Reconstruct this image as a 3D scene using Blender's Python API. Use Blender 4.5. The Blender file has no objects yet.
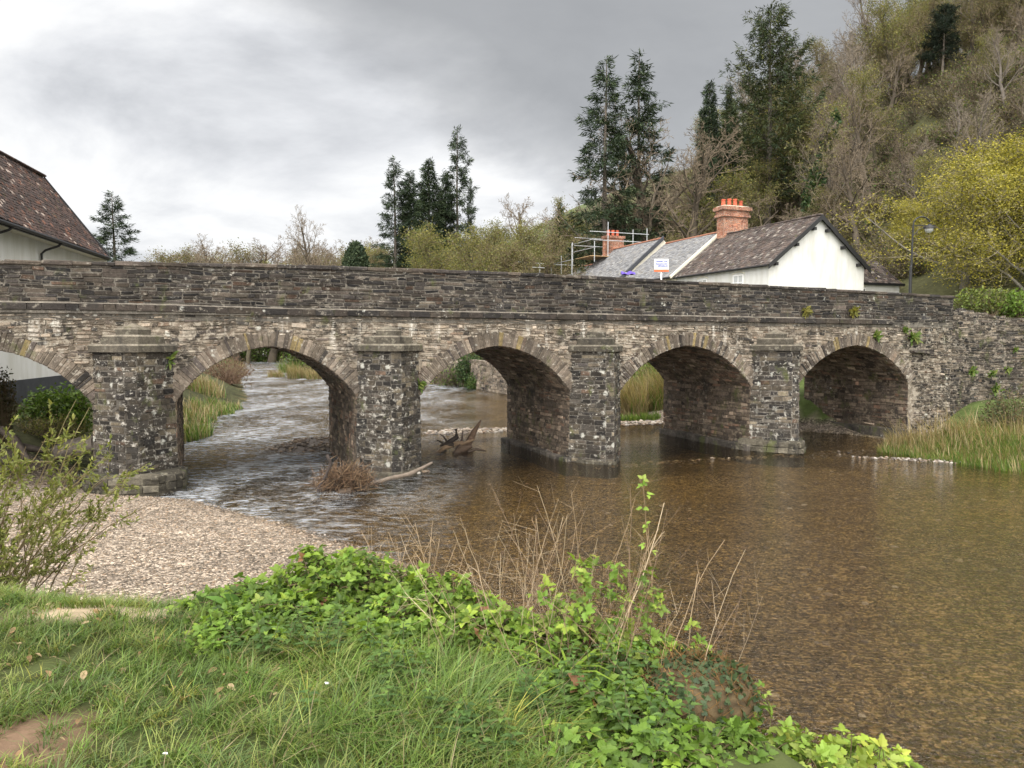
import bpy, math, random
import numpy as np
from mathutils import Vector, Matrix
sc = bpy.context.scene
COL = sc.collection
PI = math.pi

# ------------------------------------------------------------------ camera, sky, sun, exposure
F, HC = 773.0, 3.75
PITCH = math.atan(42 / F)
cd = bpy.data.cameras.new('camera'); cam = bpy.data.objects.new('camera', cd); COL.objects.link(cam)
cd.sensor_width = 36; cd.lens = F / 1024 * 36; cd.clip_start = 0.05; cd.clip_end = 3000
cam.location = (0, 0, HC); cam.rotation_euler = (PI / 2 - PITCH, 0, 0)
sc.camera = cam
sc.view_settings.view_transform = 'Standard'; sc.view_settings.look = 'None'
sc.view_settings.exposure = 0.42; sc.view_settings.gamma = 1.0; sc.view_settings.use_curve_mapping = False

SUN_EL, SUN_AZ = math.radians(52), math.radians(205)      # azimuth clockwise from +Y: behind the camera
def node(nt, kind, **kw):
    n = nt.nodes.new(kind)
    for k, v in kw.items():
        if k.startswith('in_'):
            key = k[3:]
            n.inputs[int(key) if key.isdigit() else key.replace('_', ' ')].default_value = v
        else: setattr(n, k, v)
    return n
def ramp(nt, fac, stops, interp='LINEAR'):
    r = nt.nodes.new('ShaderNodeValToRGB'); r.color_ramp.interpolation = interp
    el = r.color_ramp.elements
    while len(el) < len(stops): el.new(0.5)
    for e, (p, c) in zip(el, stops):
        e.position = p
        e.color = (c, c, c, 1) if isinstance(c, (int, float)) else (*c, 1)
    nt.links.new(fac, r.inputs[0]); return r.outputs[0]
def math_(nt, op, a, b=None, c=None, clamp=False):
    m = nt.nodes.new('ShaderNodeMath'); m.operation = op; m.use_clamp = clamp
    for i, v in enumerate((a, b, c)):
        if v is None: continue
        if isinstance(v, (int, float)): m.inputs[i].default_value = v
        else: nt.links.new(v, m.inputs[i])
    return m.outputs[0]
def mix(nt, fac, a, b, blend='MIX'):
    m = nt.nodes.new('ShaderNodeMix'); m.data_type = 'RGBA'; m.blend_type = blend
    for s, v in ((0, fac), (6, a), (7, b)):
        if isinstance(v, (int, float)): m.inputs[s].default_value = v if s == 0 else (v, v, v, 1)
        elif isinstance(v, tuple): m.inputs[s].default_value = (*v, 1)
        else: nt.links.new(v, m.inputs[s])
    return m.outputs[2]
def mapping(nt, vec, scale=(1, 1, 1), loc=(0, 0, 0), rot=(0, 0, 0)):
    m = nt.nodes.new('ShaderNodeMapping'); m.inputs['Scale'].default_value = scale
    m.inputs['Location'].default_value = loc; m.inputs['Rotation'].default_value = rot
    nt.links.new(vec, m.inputs['Vector']); return m.outputs[0]
def noise(nt, vec, scale, detail=4, rough=0.55, dist=0.0):
    n = nt.nodes.new('ShaderNodeTexNoise'); n.inputs['Scale'].default_value = scale
    n.inputs['Detail'].default_value = detail; n.inputs['Roughness'].default_value = rough; n.inputs['Distortion'].default_value = dist
    if vec is not None: nt.links.new(vec, n.inputs['Vector'])
    return n.outputs['Fac']
def voronoi(nt, vec, scale, feature='F1'):
    n = nt.nodes.new('ShaderNodeTexVoronoi'); n.feature = feature; n.inputs['Scale'].default_value = scale
    if vec is not None: nt.links.new(vec, n.inputs['Vector'])
    return n

wd = bpy.data.worlds.new('World'); sc.world = wd; wd.use_nodes = True
nt = wd.node_tree; nt.nodes.clear()
wo = nt.nodes.new('ShaderNodeOutputWorld'); bg = nt.nodes.new('ShaderNodeBackground'); bg.inputs[1].default_value = 0.1
nt.links.new(bg.outputs[0], wo.inputs[0])
sky = nt.nodes.new('ShaderNodeTexSky'); sky.sky_type = 'NISHITA'; sky.sun_disc = False
sky.sun_elevation = SUN_EL; sky.sun_rotation = SUN_AZ
tc = nt.nodes.new('ShaderNodeTexCoord'); gen = tc.outputs['Generated']
sep = nt.nodes.new('ShaderNodeSeparateXYZ'); nt.links.new(gen, sep.inputs[0])
dx, dy, dz = sep.outputs
zc = math_(nt, 'ADD', math_(nt, 'MAXIMUM', dz, 0.0), 0.32)
cx = math_(nt, 'DIVIDE', dx, zc); cy = math_(nt, 'DIVIDE', dy, zc)
cmb = nt.nodes.new('ShaderNodeCombineXYZ'); nt.links.new(cx, cmb.inputs[0]); nt.links.new(cy, cmb.inputs[1])
cv = cmb.outputs[0]
n1 = noise(nt, mapping(nt, cv, (0.55, 0.8, 1), (3.1, 0.4, 0), (0, 0, 0.35)), 1.0, 7, 0.56, 0.35)
n2 = noise(nt, mapping(nt, cv, (1.3, 2.2, 1), (1.7, 8.2, 0), (0, 0, 0.5)), 1.0, 6, 0.6, 0.3)
# the big dark bank: its edge runs from the upper left down to the middle of the view
n1 = noise(nt, mapping(nt, cv, (0.9, 0.9, 1), (3.1, 0.4, 0), (0, 0, 0.35)), 1.2, 8, 0.58, 0.2)
n2 = noise(nt, mapping(nt, cv, (0.75, 0.95, 1), (1.7, 8.2, 0), (0, 0, 0.6)), 1.9, 8, 0.58, 0.25)
edge = math_(nt, 'ADD', math_(nt, 'MULTIPLY', dx, 0.42), dz)
edge = math_(nt, 'ADD', edge, math_(nt, 'MULTIPLY', math_(nt, 'SUBTRACT', n1, 0.5), 0.26))
dark = ramp(nt, edge, [(0.205, 0.0), (0.255, 0.6), (0.33, 1.0)])
cl = ramp(nt, n2, [(0.34, (0.49, 0.50, 0.52)), (0.45, (0.64, 0.648, 0.665)), (0.54, (0.76, 0.763, 0.767)), (0.66, (0.87, 0.87, 0.87))])
dk = ramp(nt, n2, [(0.34, (0.29, 0.297, 0.307)), (0.70, (0.385, 0.392, 0.40))])
cloud = mix(nt, dark, cl, dk)
# extra bright sky added overhead and behind, out of view, to light the land
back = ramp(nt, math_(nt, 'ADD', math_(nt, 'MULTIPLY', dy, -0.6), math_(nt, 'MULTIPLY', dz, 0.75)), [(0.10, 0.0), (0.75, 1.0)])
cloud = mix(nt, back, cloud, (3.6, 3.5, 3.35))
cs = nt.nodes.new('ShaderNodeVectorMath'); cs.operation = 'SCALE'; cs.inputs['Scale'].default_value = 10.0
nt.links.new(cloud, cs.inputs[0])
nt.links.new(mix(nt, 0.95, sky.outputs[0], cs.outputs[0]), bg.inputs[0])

sl = bpy.data.lights.new('sun', 'SUN'); sl.energy = 1.5; sl.angle = math.radians(28); sl.color = (1.0, 0.96, 0.90)
so = bpy.data.objects.new('sun', sl); COL.objects.link(so)
sdir = Vector((math.sin(SUN_AZ) * math.cos(SUN_EL), math.cos(SUN_AZ) * math.cos(SUN_EL), math.sin(SUN_EL)))
so.rotation_euler = sdir.to_track_quat('Z', 'Y').to_euler(); so.location = (0, -20, 60)

# ------------------------------------------------------------------ helpers
def ray(px, py):
    a, b = (px - 512) / F, -(py - 384) / F
    return np.array([a, math.cos(PITCH) + b * math.sin(PITCH), -math.sin(PITCH) + b * math.cos(PITCH)])
CAM = np.array([0, 0, HC])
def onz(px, py, z):                      # where a line of sight meets the level z
    r = ray(px, py); return CAM + r * ((z - HC) / r[2])
def ondep(px, py, D):                    # the point at distance D in front
    r = ray(px, py); return CAM + r * (D / r[1])
class MB:
    def __init__(s): s.V, s.F, s.C, s.n = [], [], [], 0
    def add(s, v, f, c=(.5, .5, .5)):
        v = np.asarray(v, float).reshape(-1, 3); f = np.asarray(f, int)
        c = np.asarray(c, float)
        if c.ndim == 1: c = np.tile(c, (len(v), 1))
        s.V.append(v); s.F.append(f + s.n); s.C.append(c); s.n += len(v)
    def box(s, lo, hi, c=(.5, .5, .5), M=None):
        x0, y0, z0 = lo; x1, y1, z1 = hi
        v = np.array([(x0,y0,z0),(x1,y0,z0),(x1,y1,z0),(x0,y1,z0),(x0,y0,z1),(x1,y0,z1),(x1,y1,z1),(x0,y1,z1)], float)
        if M is not None: v = M(v)
        s.add(v, [(0,3,2,1),(4,5,6,7),(0,1,5,4),(1,2,6,5),(2,3,7,6),(3,0,4,7)], c)
    def bevel_box(s, lo, hi, b=0.02, c=(.5,.5,.5), M=None, jit=0.0, rng=None):
        x0, y0, z0 = lo; x1, y1, z1 = hi
        bm = [(x, y, z) for z in (z0, z0 + b, z1 - b, z1) for (x, y) in ((x0, y0), (x1, y0), (x1, y1), (x0, y1))]
        v = np.array(bm, float).reshape(4, 4, 3)
        mx, my = (x0 + x1) / 2, (y0 + y1) / 2
        for k in (0, 3):
            v[k, :, 0] += np.sign(mx - v[k, :, 0]) * b; v[k, :, 1] += np.sign(my - v[k, :, 1]) * b
        v = v.reshape(-1, 3)
        if rng is not None and jit: v = v + rng.normal(0, jit, v.shape)
        if M is not None: v = M(v)
        f = [(0, 3, 2, 1), (12, 13, 14, 15)]
        for k in range(3):
            for i in range(4):
                j = (i + 1) % 4
                f.append((k*4+i, k*4+j, k*4+4+j, k*4+4+i))
        s.add(v, f, c)
    def tubes(s, P0, P1, R0, R1, sides=4, c=(.5, .5, .5)):
        P0 = np.asarray(P0, float); P1 = np.asarray(P1, float); n = len(P0)
        if n == 0: return
        R0 = np.broadcast_to(np.asarray(R0, float), (n,)); R1 = np.broadcast_to(np.asarray(R1, float), (n,))
        d = P1 - P0; L = np.linalg.norm(d, axis=1, keepdims=True); d = d / np.maximum(L, 1e-9)
        up = np.where(np.abs(d[:, 2:3]) < 0.9, np.array([[0, 0, 1.0]]), np.array([[1.0, 0, 0]]))
        a = np.cross(up, d); a /= np.maximum(np.linalg.norm(a, axis=1, keepdims=True), 1e-9); b = np.cross(d, a)
        t = np.arange(sides) * 2 * PI / sides
        ring = a[:, None, :] * np.cos(t)[None, :, None] + b[:, None, :] * np.sin(t)[None, :, None]
        v = np.concatenate([P0[:, None, :] + ring * R0[:, None, None], P1[:, None, :] + ring * R1[:, None, None]], 1)
        i = np.arange(sides); j = (i + 1) % sides
        f = np.stack([i, j, j + sides, i + sides], 1)
        f = (f[None] + (np.arange(n) * 2 * sides)[:, None, None]).reshape(-1, 4)
        c = np.asarray(c, float)
        if c.ndim == 2: c = np.repeat(c, 2 * sides, 0)
        s.add(v.reshape(-1, 3), f, c)
    def polytube(s, P, R, sides=6, c=(.5, .5, .5), cap=True):
        P = np.asarray(P, float); n = len(P); R = np.broadcast_to(np.asarray(R, float), (n,))
        d = np.gradient(P, axis=0); d /= np.maximum(np.linalg.norm(d, axis=1, keepdims=True), 1e-9)
        up = np.array([0, 0, 1.0]) if abs(d[:, 2]).mean() < .8 else np.array([1.0, 0.1, 0])
        a = np.cross(up, d); a /= np.maximum(np.linalg.norm(a, axis=1, keepdims=True), 1e-9); b = np.cross(d, a)
        t = np.arange(sides) * 2 * PI / sides
        v = P[:, None] + (a[:, None] * np.cos(t)[None, :, None] + b[:, None] * np.sin(t)[None, :, None]) * R[:, None, None]
        i = np.arange(sides); j = (i + 1) % sides
        f = np.concatenate([np.stack([i, j, j + sides, i + sides], 1) + k * sides for k in range(n - 1)])
        s.add(v.reshape(-1, 3), f, c)
        if cap:
            for k, o in ((0, -1), (n - 1, 1)):
                ctr = P[k] + d[k] * o * R[k] * 0.2
                vv = np.concatenate([v[k], ctr[None]]); s.add(vv, [(a_, b_, sides) if o > 0 else (b_, a_, sides) for a_, b_ in zip(i, j)], c)
    def inst(s, T, TF, pos, rot, scale, col, tcol=None):  # copies of a small template: pos n,3 rot n,3,3 scale n or n,3 col n,3
        n = len(pos)
        if n == 0: return
        T = np.asarray(T, float); scale = np.asarray(scale, float)
        sc_ = scale[:, None, None] if scale.ndim == 1 else scale[:, None, :]
        v = np.einsum('nij,ntj->nti', rot, T[None] * sc_) + pos[:, None]
        f = (np.asarray(TF)[None] + (np.arange(n) * len(T))[:, None, None]).reshape(-1, np.asarray(TF).shape[1])
        c = np.repeat(np.asarray(col, float)[:, None, :], len(T), 1)
        if tcol is not None: c = c * np.asarray(tcol, float)[None, :, None]
        s.add(v.reshape(-1, 3), f, c.reshape(-1, 3))
    def build(s, name, m, parent=None, smooth=False, off=None):
        me = bpy.data.meshes.new(name)
        V = np.concatenate(s.V)
        C = np.concatenate(s.C)
        if off is not None: V = V - np.asarray(off, float)[None]
        me.vertices.add(len(V)); me.vertices.foreach_set('co', V.astype(np.float32).ravel())
        tot = np.concatenate([np.full(len(f), f.shape[1]) for f in s.F])
        li = np.concatenate([f.ravel() for f in s.F])
        me.loops.add(len(li)); me.loops.foreach_set('vertex_index', li.astype(np.int32))
        me.polygons.add(len(tot)); st = np.concatenate([[0], np.cumsum(tot)[:-1]])
        me.polygons.foreach_set('loop_start', st.astype(np.int32))
        at = me.attributes.new('col', 'FLOAT_COLOR', 'POINT')
        at.data.foreach_set('color', np.concatenate([C, np.ones((len(C), 1))], 1).astype(np.float32).ravel())
        me.update(calc_edges=True)
        me.polygons.foreach_set('use_smooth', np.full(len(tot), smooth))
        if m is not None: me.materials.append(m)
        o = bpy.data.objects.new(name, me); COL.objects.link(o)
        if parent is not None: o.parent = parent
        return o
def tag(o, label=None, cat=None, group=None, kind=None):
    if label: o['label'] = label
    if cat: o['category'] = cat
    if group: o['group'] = group
    if kind: o['kind'] = kind
    return o
def thing(name, label, cat, loc=(0, 0, 0), group=None):
    o = bpy.data.objects.new(name, None); o.empty_display_size = 0.3; COL.objects.link(o); o.location = loc
    return tag(o, label, cat, group)
def dup(root, loc, rz=0.0, scale=1.0, label=None, group=None):
    r = root.copy(); COL.objects.link(r); r.location = loc; r.rotation_euler = (0, 0, rz)
    r.scale = scale if isinstance(scale, tuple) else (scale,) * 3
    for ch in list(root.children):
        c = ch.copy(); COL.objects.link(c); c.parent = r
        for g in list(ch.children):
            q = g.copy(); COL.objects.link(q); q.parent = c
    if label: r['label'] = label
    if group: r['group'] = group
    return r
def rotz(a):
    c, s_ = np.cos(a), np.sin(a); z = np.zeros_like(c); o = np.ones_like(c)
    return np.stack([np.stack([c, -s_, z], -1), np.stack([s_, c, z], -1), np.stack([z, z, o], -1)], -2)
def frames(dirs, normals):               # rotation whose y axis is dirs and z axis close to normals
    y = dirs / np.maximum(np.linalg.norm(dirs, axis=1, keepdims=True), 1e-9)
    x = np.cross(y, normals); x /= np.maximum(np.linalg.norm(x, axis=1, keepdims=True), 1e-9)
    z = np.cross(x, y)
    return np.stack([x, y, z], -1)
def unit(v): return v / np.maximum(np.linalg.norm(v, axis=-1, keepdims=True), 1e-9)

# ------------------------------------------------------------------ materials
def new_mat(name):
    m = bpy.data.materials.new(name); m.use_nodes = True
    t = m.node_tree; b = t.nodes['Principled BSDF']
    return m, t, b
def pos_of(t):
    g = t.nodes.new('ShaderNodeNewGeometry'); return g.outputs['Position']
def obj_of(t):
    g = t.nodes.new('ShaderNodeTexCoord'); return g.outputs['Object']
def attr(t):
    a = t.nodes.new('ShaderNodeAttribute'); a.attribute_name = 'col'; return a.outputs['Color']
def bump(t, b, h, strength=0.4, dist=0.02):
    n = t.nodes.new('ShaderNodeBump'); n.inputs['Strength'].default_value = strength; n.inputs['Distance'].default_value = dist
    t.links.new(h, n.inputs['Height']); t.links.new(n.outputs[0], b.inputs['Normal'])
def stone_mat(name, lichen=0.5, moss=0.3, streak=0.0, gain=1.0, rough=0.92, lichen_scale=5.0, crust=0.0, soot=0.0, crust_col=(0.34, 0.30, 0.245)):
    m, t, b = new_mat(name); p = pos_of(t)
    c = attr(t)
    v = noise(t, p, 9.0, 6, 0.65)
    c = mix(t, 1.0, c, ramp(t, v, [(0.25, 0.55 * gain), (0.5, 1.0 * gain), (0.8, 1.5 * gain)]), 'MULTIPLY')
    c = mix(t, 1.0, c, ramp(t, noise(t, p, 38.0, 4, 0.7), [(0.3, 0.62), (0.5, 1.0), (0.72, 1.55)]), 'MULTIPLY')
    big = noise(t, p, 0.9, 4, 0.6)
    c = mix(t, 1.0, c, ramp(t, big, [(0.3, 0.6), (0.5, 1.0), (0.7, 1.35)]), 'MULTIPLY')
    if soot:
        so_n = noise(t, mapping(t, p, (1, 1, 0.8), (2, 9, 5)), 1.3, 7, 0.68)
        c = mix(t, ramp(t, so_n, [(0.52, 0.0), (0.66, soot)]), c, (0.028, 0.026, 0.024))
    if crust:
        cn = noise(t, mapping(t, p, (1, 1, 1.25), (4, 4, 1)), 5.5, 8, 0.72, 0.3)
        cw = noise(t, p, 0.7, 3, 0.5)
        cn = math_(t, 'ADD', cn, math_(t, 'MULTIPLY', math_(t, 'SUBTRACT', cw, 0.5), 0.18))
        c = mix(t, ramp(t, cn, [(0.60 - 0.16 * crust, 0.0), (0.66 - 0.16 * crust, 0.8)]), c, crust_col)
    if moss:
        mo = noise(t, mapping(t, p, (1, 1, 0.7), (5, 2, 1)), 2.2, 6, 0.65)
        c = mix(t, ramp(t, mo, [(0.62 - moss * 0.1, 0.0), (0.74 - moss * 0.1, 0.75)]), c, (0.075, 0.085, 0.028))
    if streak:
        sn = noise(t, mapping(t, p, (3.2, 3.2, 0.35), (1, 7, 2)), 1.0, 5, 0.6)
        sn2 = noise(t, p, 14.0, 3, 0.6)
        sm = math_(t, 'MULTIPLY', ramp(t, sn, [(0.58, 0.0), (0.68, streak)]), ramp(t, sn2, [(0.35, 0.2), (0.6, 1.0)]))
        zz = t.nodes.new('ShaderNodeSeparateXYZ'); t.links.new(p, zz.inputs[0])
        sm = math_(t, 'MULTIPLY', sm, ramp(t, math_(t, 'MULTIPLY', zz.outputs[2], 0.2), [(0.62, 0.0), (0.82, 1.0)]))
        c = mix(t, sm, c, (0.55, 0.52, 0.46))
    if lichen:
        warp = t.nodes.new('ShaderNodeVectorMath'); warp.operation = 'ADD'
        nz = t.nodes.new('ShaderNodeTexNoise'); nz.inputs['Scale'].default_value = 6.0; nz.inputs['Detail'].default_value = 3
        t.links.new(p, nz.inputs['Vector'])
        sc_ = t.nodes.new('ShaderNodeVectorMath'); sc_.operation = 'SCALE'; sc_.inputs['Scale'].default_value = 0.12
        t.links.new(nz.outputs['Color'], sc_.inputs[0]); t.links.new(p, warp.inputs[0]); t.links.new(sc_.outputs[0], warp.inputs[1])
        vo = voronoi(t, warp.outputs[0], lichen_scale)
        spot = ramp(t, math_(t, 'ADD', vo.outputs['Distance'], math_(t, 'MULTIPLY', math_(t, 'SUBTRACT', noise(t, p, 16.0, 4, 0.7), 0.5), 0.5)), [(0.13, 1.0), (0.25, 0.0)])
        where = ramp(t, noise(t, mapping(t, p, (1, 1, 1), (9, 3, 4)), 1.1, 3, 0.6), [(0.60 - 0.2 * lichen, 0.0), (0.70 - 0.2 * lichen, 1.0)])
        rnd = ramp(t, vo.outputs['Color'], [(0.50, 0.0), (0.58, 1.0)])
        fac = math_(t, 'MULTIPLY', math_(t, 'MULTIPLY', spot, where), math_(t, 'MULTIPLY', rnd, 0.55))
        c = mix(t, fac, c, (0.60, 0.60, 0.54))
        fine = ramp(t, noise(t, mapping(t, p, (1, 1, 1.4)), 9.0, 8, 0.78, 0.4), [(0.60, 0.0), (0.645, 0.9)])
        c = mix(t, math_(t, 'MULTIPLY', fine, where), c, (0.52, 0.50, 0.44))
    t.links.new(c, b.inputs['Base Color'])
    b.inputs['Roughness'].default_value = rough; b.inputs['Specular IOR Level'].default_value = 0.25
    h = math_(t, 'ADD', math_(t, 'MULTIPLY', noise(t, p, 30.0, 6, 0.7), 0.6), noise(t, p, 8.0, 4, 0.6))
    bump(t, b, h, 0.7, 0.025)
    return m
def plain_mat(name, col, rough=0.6, var=0.15, scale=6.0, metal=0.0, bmp=0.0, spec=0.4):
    m, t, b = new_mat(name); p = pos_of(t)
    n = noise(t, p, scale, 5, 0.6)
    c = mix(t, 1.0, col, ramp(t, n, [(0.25, 1 - var), (0.75, 1 + var)]), 'MULTIPLY')
    t.links.new(c, b.inputs['Base Color']); b.inputs['Roughness'].default_value = rough; b.inputs['Metallic'].default_value = metal
    b.inputs['Specular IOR Level'].default_value = spec
    if bmp: bump(t, b, noise(t, p, scale * 4, 5, 0.7), bmp, 0.02)
    return m
def col_mat(name, rough=0.8, scale=5.0, var=0.25, bmp=0.3, bscale=25.0):
    m, t, b = new_mat(name); p = pos_of(t)
    c = mix(t, 1.0, attr(t), ramp(t, noise(t, p, scale, 5, 0.6), [(0.25, 1 - var), (0.75, 1 + var)]), 'MULTIPLY')
    t.links.new(c, b.inputs['Base Color']); b.inputs['Roughness'].default_value = rough; b.inputs['Specular IOR Level'].default_value = 0.25
    if bmp: bump(t, b, noise(t, p, bscale, 5, 0.7), bmp, 0.03)
    return m
def leaf_mat(name, trans=0.35, rough=0.55, spec=0.3):
    m = bpy.data.materials.new(name); m.use_nodes = True; t = m.node_tree; b = t.nodes['Principled BSDF']; out = t.nodes['Material Output']
    c = attr(t)
    t.links.new(c, b.inputs['Base Color']); b.inputs['Roughness'].default_value = rough; b.inputs['Specular IOR Level'].default_value = spec
    tr = t.nodes.new('ShaderNodeBsdfTranslucent'); t.links.new(mix(t, 1.0, c, (1.1, 1.15, 0.6), 'MULTIPLY'), tr.inputs[0])
    mx = t.nodes.new('ShaderNodeMixShader'); mx.inputs[0].default_value = trans
    t.links.new(b.outputs[0], mx.inputs[1]); t.links.new(tr.outputs[0], mx.inputs[2]); t.links.new(mx.outputs[0], out.inputs[0])
    return m
M_WALL = stone_mat('spandrel_stone', 0.8, 0.2, 1.0, crust=0.52, soot=0.85, crust_col=(0.30, 0.265, 0.215), lichen_scale=3.4)
M_PARA = stone_mat('parapet_stone', 0.3, 0.15, crust=0.20, soot=0.75, crust_col=(0.19, 0.17, 0.14))
M_PIER = stone_mat('pier_stone', 1.1, 0.35, lichen_scale=3.0, crust=0.20, soot=0.8, crust_col=(0.36, 0.34, 0.30))
M_RING = stone_mat('ring_stone', 0.5, 0.25, crust=0.28, soot=0.5, crust_col=(0.30, 0.27, 0.225))
M_SOFF = stone_mat('soffit_stone', 0.15, 0.55, crust=0.35, soot=0.9, crust_col=(0.20, 0.165, 0.12))
M_WING = stone_mat('wing_stone', 0.4, 0.5, crust=0.45, soot=0.7, crust_col=(0.24, 0.205, 0.165))
M_CAP = stone_mat('cap_stone', 0.3, 0.35, crust=0.30, soot=0.85, crust_col=(0.17, 0.155, 0.12))
M_FOOT = stone_mat('footing_stone', 0.3, 0.75, crust=0.25, soot=0.9, crust_col=(0.16, 0.145, 0.11))
M_BARK = col_mat('bark', 0.9, 3.0, 0.3, 0.5, 20)
M_LEAF = leaf_mat('leaf'); M_NEEDLE = leaf_mat('needle', 0.12, 0.7, 0.15)
M_GRASS = leaf_mat('grass_blade', 0.35, 0.5, 0.25)
M_DRY = col_mat('dry_stem', 0.8, 30.0, 0.25, 0.0)
M_WOOD = col_mat('driftwood', 0.8, 8.0, 0.35, 0.6, 30)
M_ROCK = col_mat('river_stone', 0.8, 12.0, 0.25, 0.4, 40)
M_BLACK = plain_mat('black_paint', (0.012, 0.012, 0.013), 0.45, 0.2)
M_STEEL = plain_mat('galvanised_steel', (0.38, 0.39, 0.40), 0.5, 0.15, metal=0.5)

# ------------------------------------------------------------------ terrain
YL = [-40, -10, 0, 3, 6, 8, 10, 13, 13.9, 15.7, 18.2, 18.9, 20, 22, 26, 29, 50, 88, 180, 260, 420]
XL = [14, 7, 4.8, 3.5, 2.0, 0.5, -0.5, -1.8, -2.7, -4.5, -7.6, -9.6, -11.6, -12.2, -13.4, -12.6, -17, -31, -63, -96, -170]
YR = [-40, -10, 0, 10, 19, 22.5, 26.7, 28.8, 31, 33, 36, 66, 88, 180, 260, 420]
XR = [30, 24, 21.5, 19, 16.8, 14.9, 12.9, 14.6, 13.8, 11, 6.5, -4, -21, -50, -80, -150]
EX = [-30, -8, -5, -3, -1.6, -0.6, 0.0, 0.5, 1.0, 1.6, 2.4, 4]
EY = [7.2, 6.1, 5.4, 4.8, 4.6, 4.45, 4.15, 3.75, 3.2, 2.0, 0.2, -4]
def smooth(a, b, x):
    t = np.clip((x - a) / (b - a), 0, 1); return t * t * (3 - 2 * t)
_rng = np.random.default_rng(5)
_waves = [(_rng.uniform(-1, 1), _rng.uniform(-1, 1), _rng.uniform(0, 6.28)) for _ in range(10)]
def wob(x, y, s):
    r = 0
    for a, b, p in _waves: r = r + np.sin((a * x + b * y) * s + p)
    return r / 10
WING = None
def bank_plateau(x, y):
    d = (y - np.interp(x, EX, EY)) * 0.86
    return 2.12 * (1 - smooth(-0.15, 2.7, d)) + 0.03 * wob(x, y, 6) - 0.5 * (d > 3)
def height(x, y):
    x = np.asarray(x, float); y = np.asarray(y, float)
    xl = np.interp(y, YL, XL); xr = np.interp(y, YR, XR)
    dl, dr = xl - x, x - xr
    bed = -0.42 + 0.07 * wob(x, y, 1.3)
    # left side: low gravel beach below the bridge, grassy bank above it
    beach = 0.055 * dl - 0.0016 * dl ** 2 + 0.02 * wob(x, y, 3)
    beach = np.where(dl > 12, 0.44 + 0.30 * (dl - 12), beach); beach = np.minimum(beach, 2.6 + 0.2 * wob(x, y, .8))
    up = 1.3 * smooth(0, 3.5, dl) + 0.09 * np.maximum(dl - 5, 0) + 0.10 * wob(x, y, 1.1)
    up = np.minimum(up, 6 + 0 * x)
    w = smooth(20, 25, y)
    left = beach * (1 - w) + up * w
    # right side
    front = 0.55 * smooth(0, 2.5, dr) + 0.08 * np.maximum(dr - 2, 0)
    rear = 0.25 * smooth(0, 1.5, dr) + 1.2 * smooth(1.5, 4.5, dr) + 0.1 * wob(x, y, 1.5)
    rise = 4.55 * smooth(31.0, 33.0, y - 0.36 * np.maximum(17.0 - x, 0) * 0 - 0.0 * x) * smooth(14.8, 17.5, x)
    right = np.where(y < 30, front, np.maximum(rear, rise))
    right = np.where(y > 33, np.maximum(right, 4.5 * smooth(4, 12, dr) * smooth(33, 44, y)), right)
    h = np.where(dl > 0, np.maximum(left, -0.01), np.where(dr > 0, right, bed * np.clip(np.minimum(-dl, -dr) / 1.2, 0, 1)))
    # near bank
    h = np.where(y < 14, np.maximum(h, bank_plateau(x, y)), h)
    # hill on the far right and the valley sides
    s = 0.97 * (x - 20) + 0.24 * (y - 58)
    s = np.minimum(s, 130)
    hill = 36 * smooth(0, 55, s) + 0.32 * np.maximum(s - 55, 0)
    h = h + hill * smooth(36, 60, y + 0.35 * np.maximum(x - 24, 0))
    far = 9 * smooth(110, 260, y) * smooth(6, 60, np.maximum(dl, dr)) + 20 * smooth(320, 900, y)
    far = far + 5 * smooth(20, 120, dl) * smooth(60, 160, y)
    h = h + far + 1.2 * wob(x, y, 0.09) * smooth(60, 130, y) * smooth(8, 30, np.maximum(dl, dr))
    return h
def gz(x, y): return float(height(x, y))
def lines(breaks):
    out = [breaks[0][0]]
    for (a, st), (b, _s) in zip(breaks[:-1], breaks[1:]):
        n = max(1, int(round((b - a) / st))); out += list(a + (b - a) * (np.arange(n) + 1) / n)
    return np.array(out)
gx = lines([(-900, 60), (-300, 15), (-110, 4), (-30, 1.0), (-12, 0.3), (-6, 0.16), (3, 0.3), (8, 0.6), (30, 1.2), (60, 4), (140, 12), (320, 60), (900, 60)])
gy = lines([(-60, 8), (-12, 1.0), (0, 0.16), (9, 0.25), (22, 0.5), (40, 1.0), (70, 2.5), (150, 8), (300, 25), (1000, 60)])
GX, GY = np.meshgrid(gx, gy, indexing='ij'); GZ = height(GX, GY)
V = np.stack([GX, GY, GZ], -1).reshape(-1, 3); nx, ny = len(gx), len(gy)
ii, jj = np.meshgrid(np.arange(nx - 1), np.arange(ny - 1), indexing='ij'); q = (ii * ny + jj).ravel()
FQ = np.stack([q, q + ny, q + ny + 1, q + 1], 1)
# ground cover colours by place
dl = np.interp(GY, YL, XL) - GX; dr = GX - np.interp(GY, YR, XR)
cg = np.zeros(GX.shape + (3,)); cg[:] = (0.055, 0.075, 0.022)                         # grass
cg[(GY > 45) & (dr > 6)] = (0.068, 0.068, 0.032)                                       # leaf litter
hillg = (GY > 60) & (GX > 50); cg[hillg] = (0.065, 0.075, 0.030)
cg[(GY > 190)] = (0.085, 0.105, 0.045)
beachm = (dl > -0.2) & (GY < 23) & (GY > 5.5); cg[beachm] = (0.205, 0.168, 0.132); cg[beachm & (dl < 0.45)] = (0.12, 0.09, 0.065)
inriv = (dl <= 0.05) & (dr <= 0.05) & (GY < 280); cg[inriv] = (0.128, 0.098, 0.050); cg[(GY > 23) & (GY < 105) & (dl > 0) & (dl < 14)] = (0.05, 0.052, 0.024)
pm = (bank_plateau(GX, GY) >= GZ - 0.02) & (GY < 9) & (GZ > 0.5); cg[pm] = (0.045, 0.055, 0.018)
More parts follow.
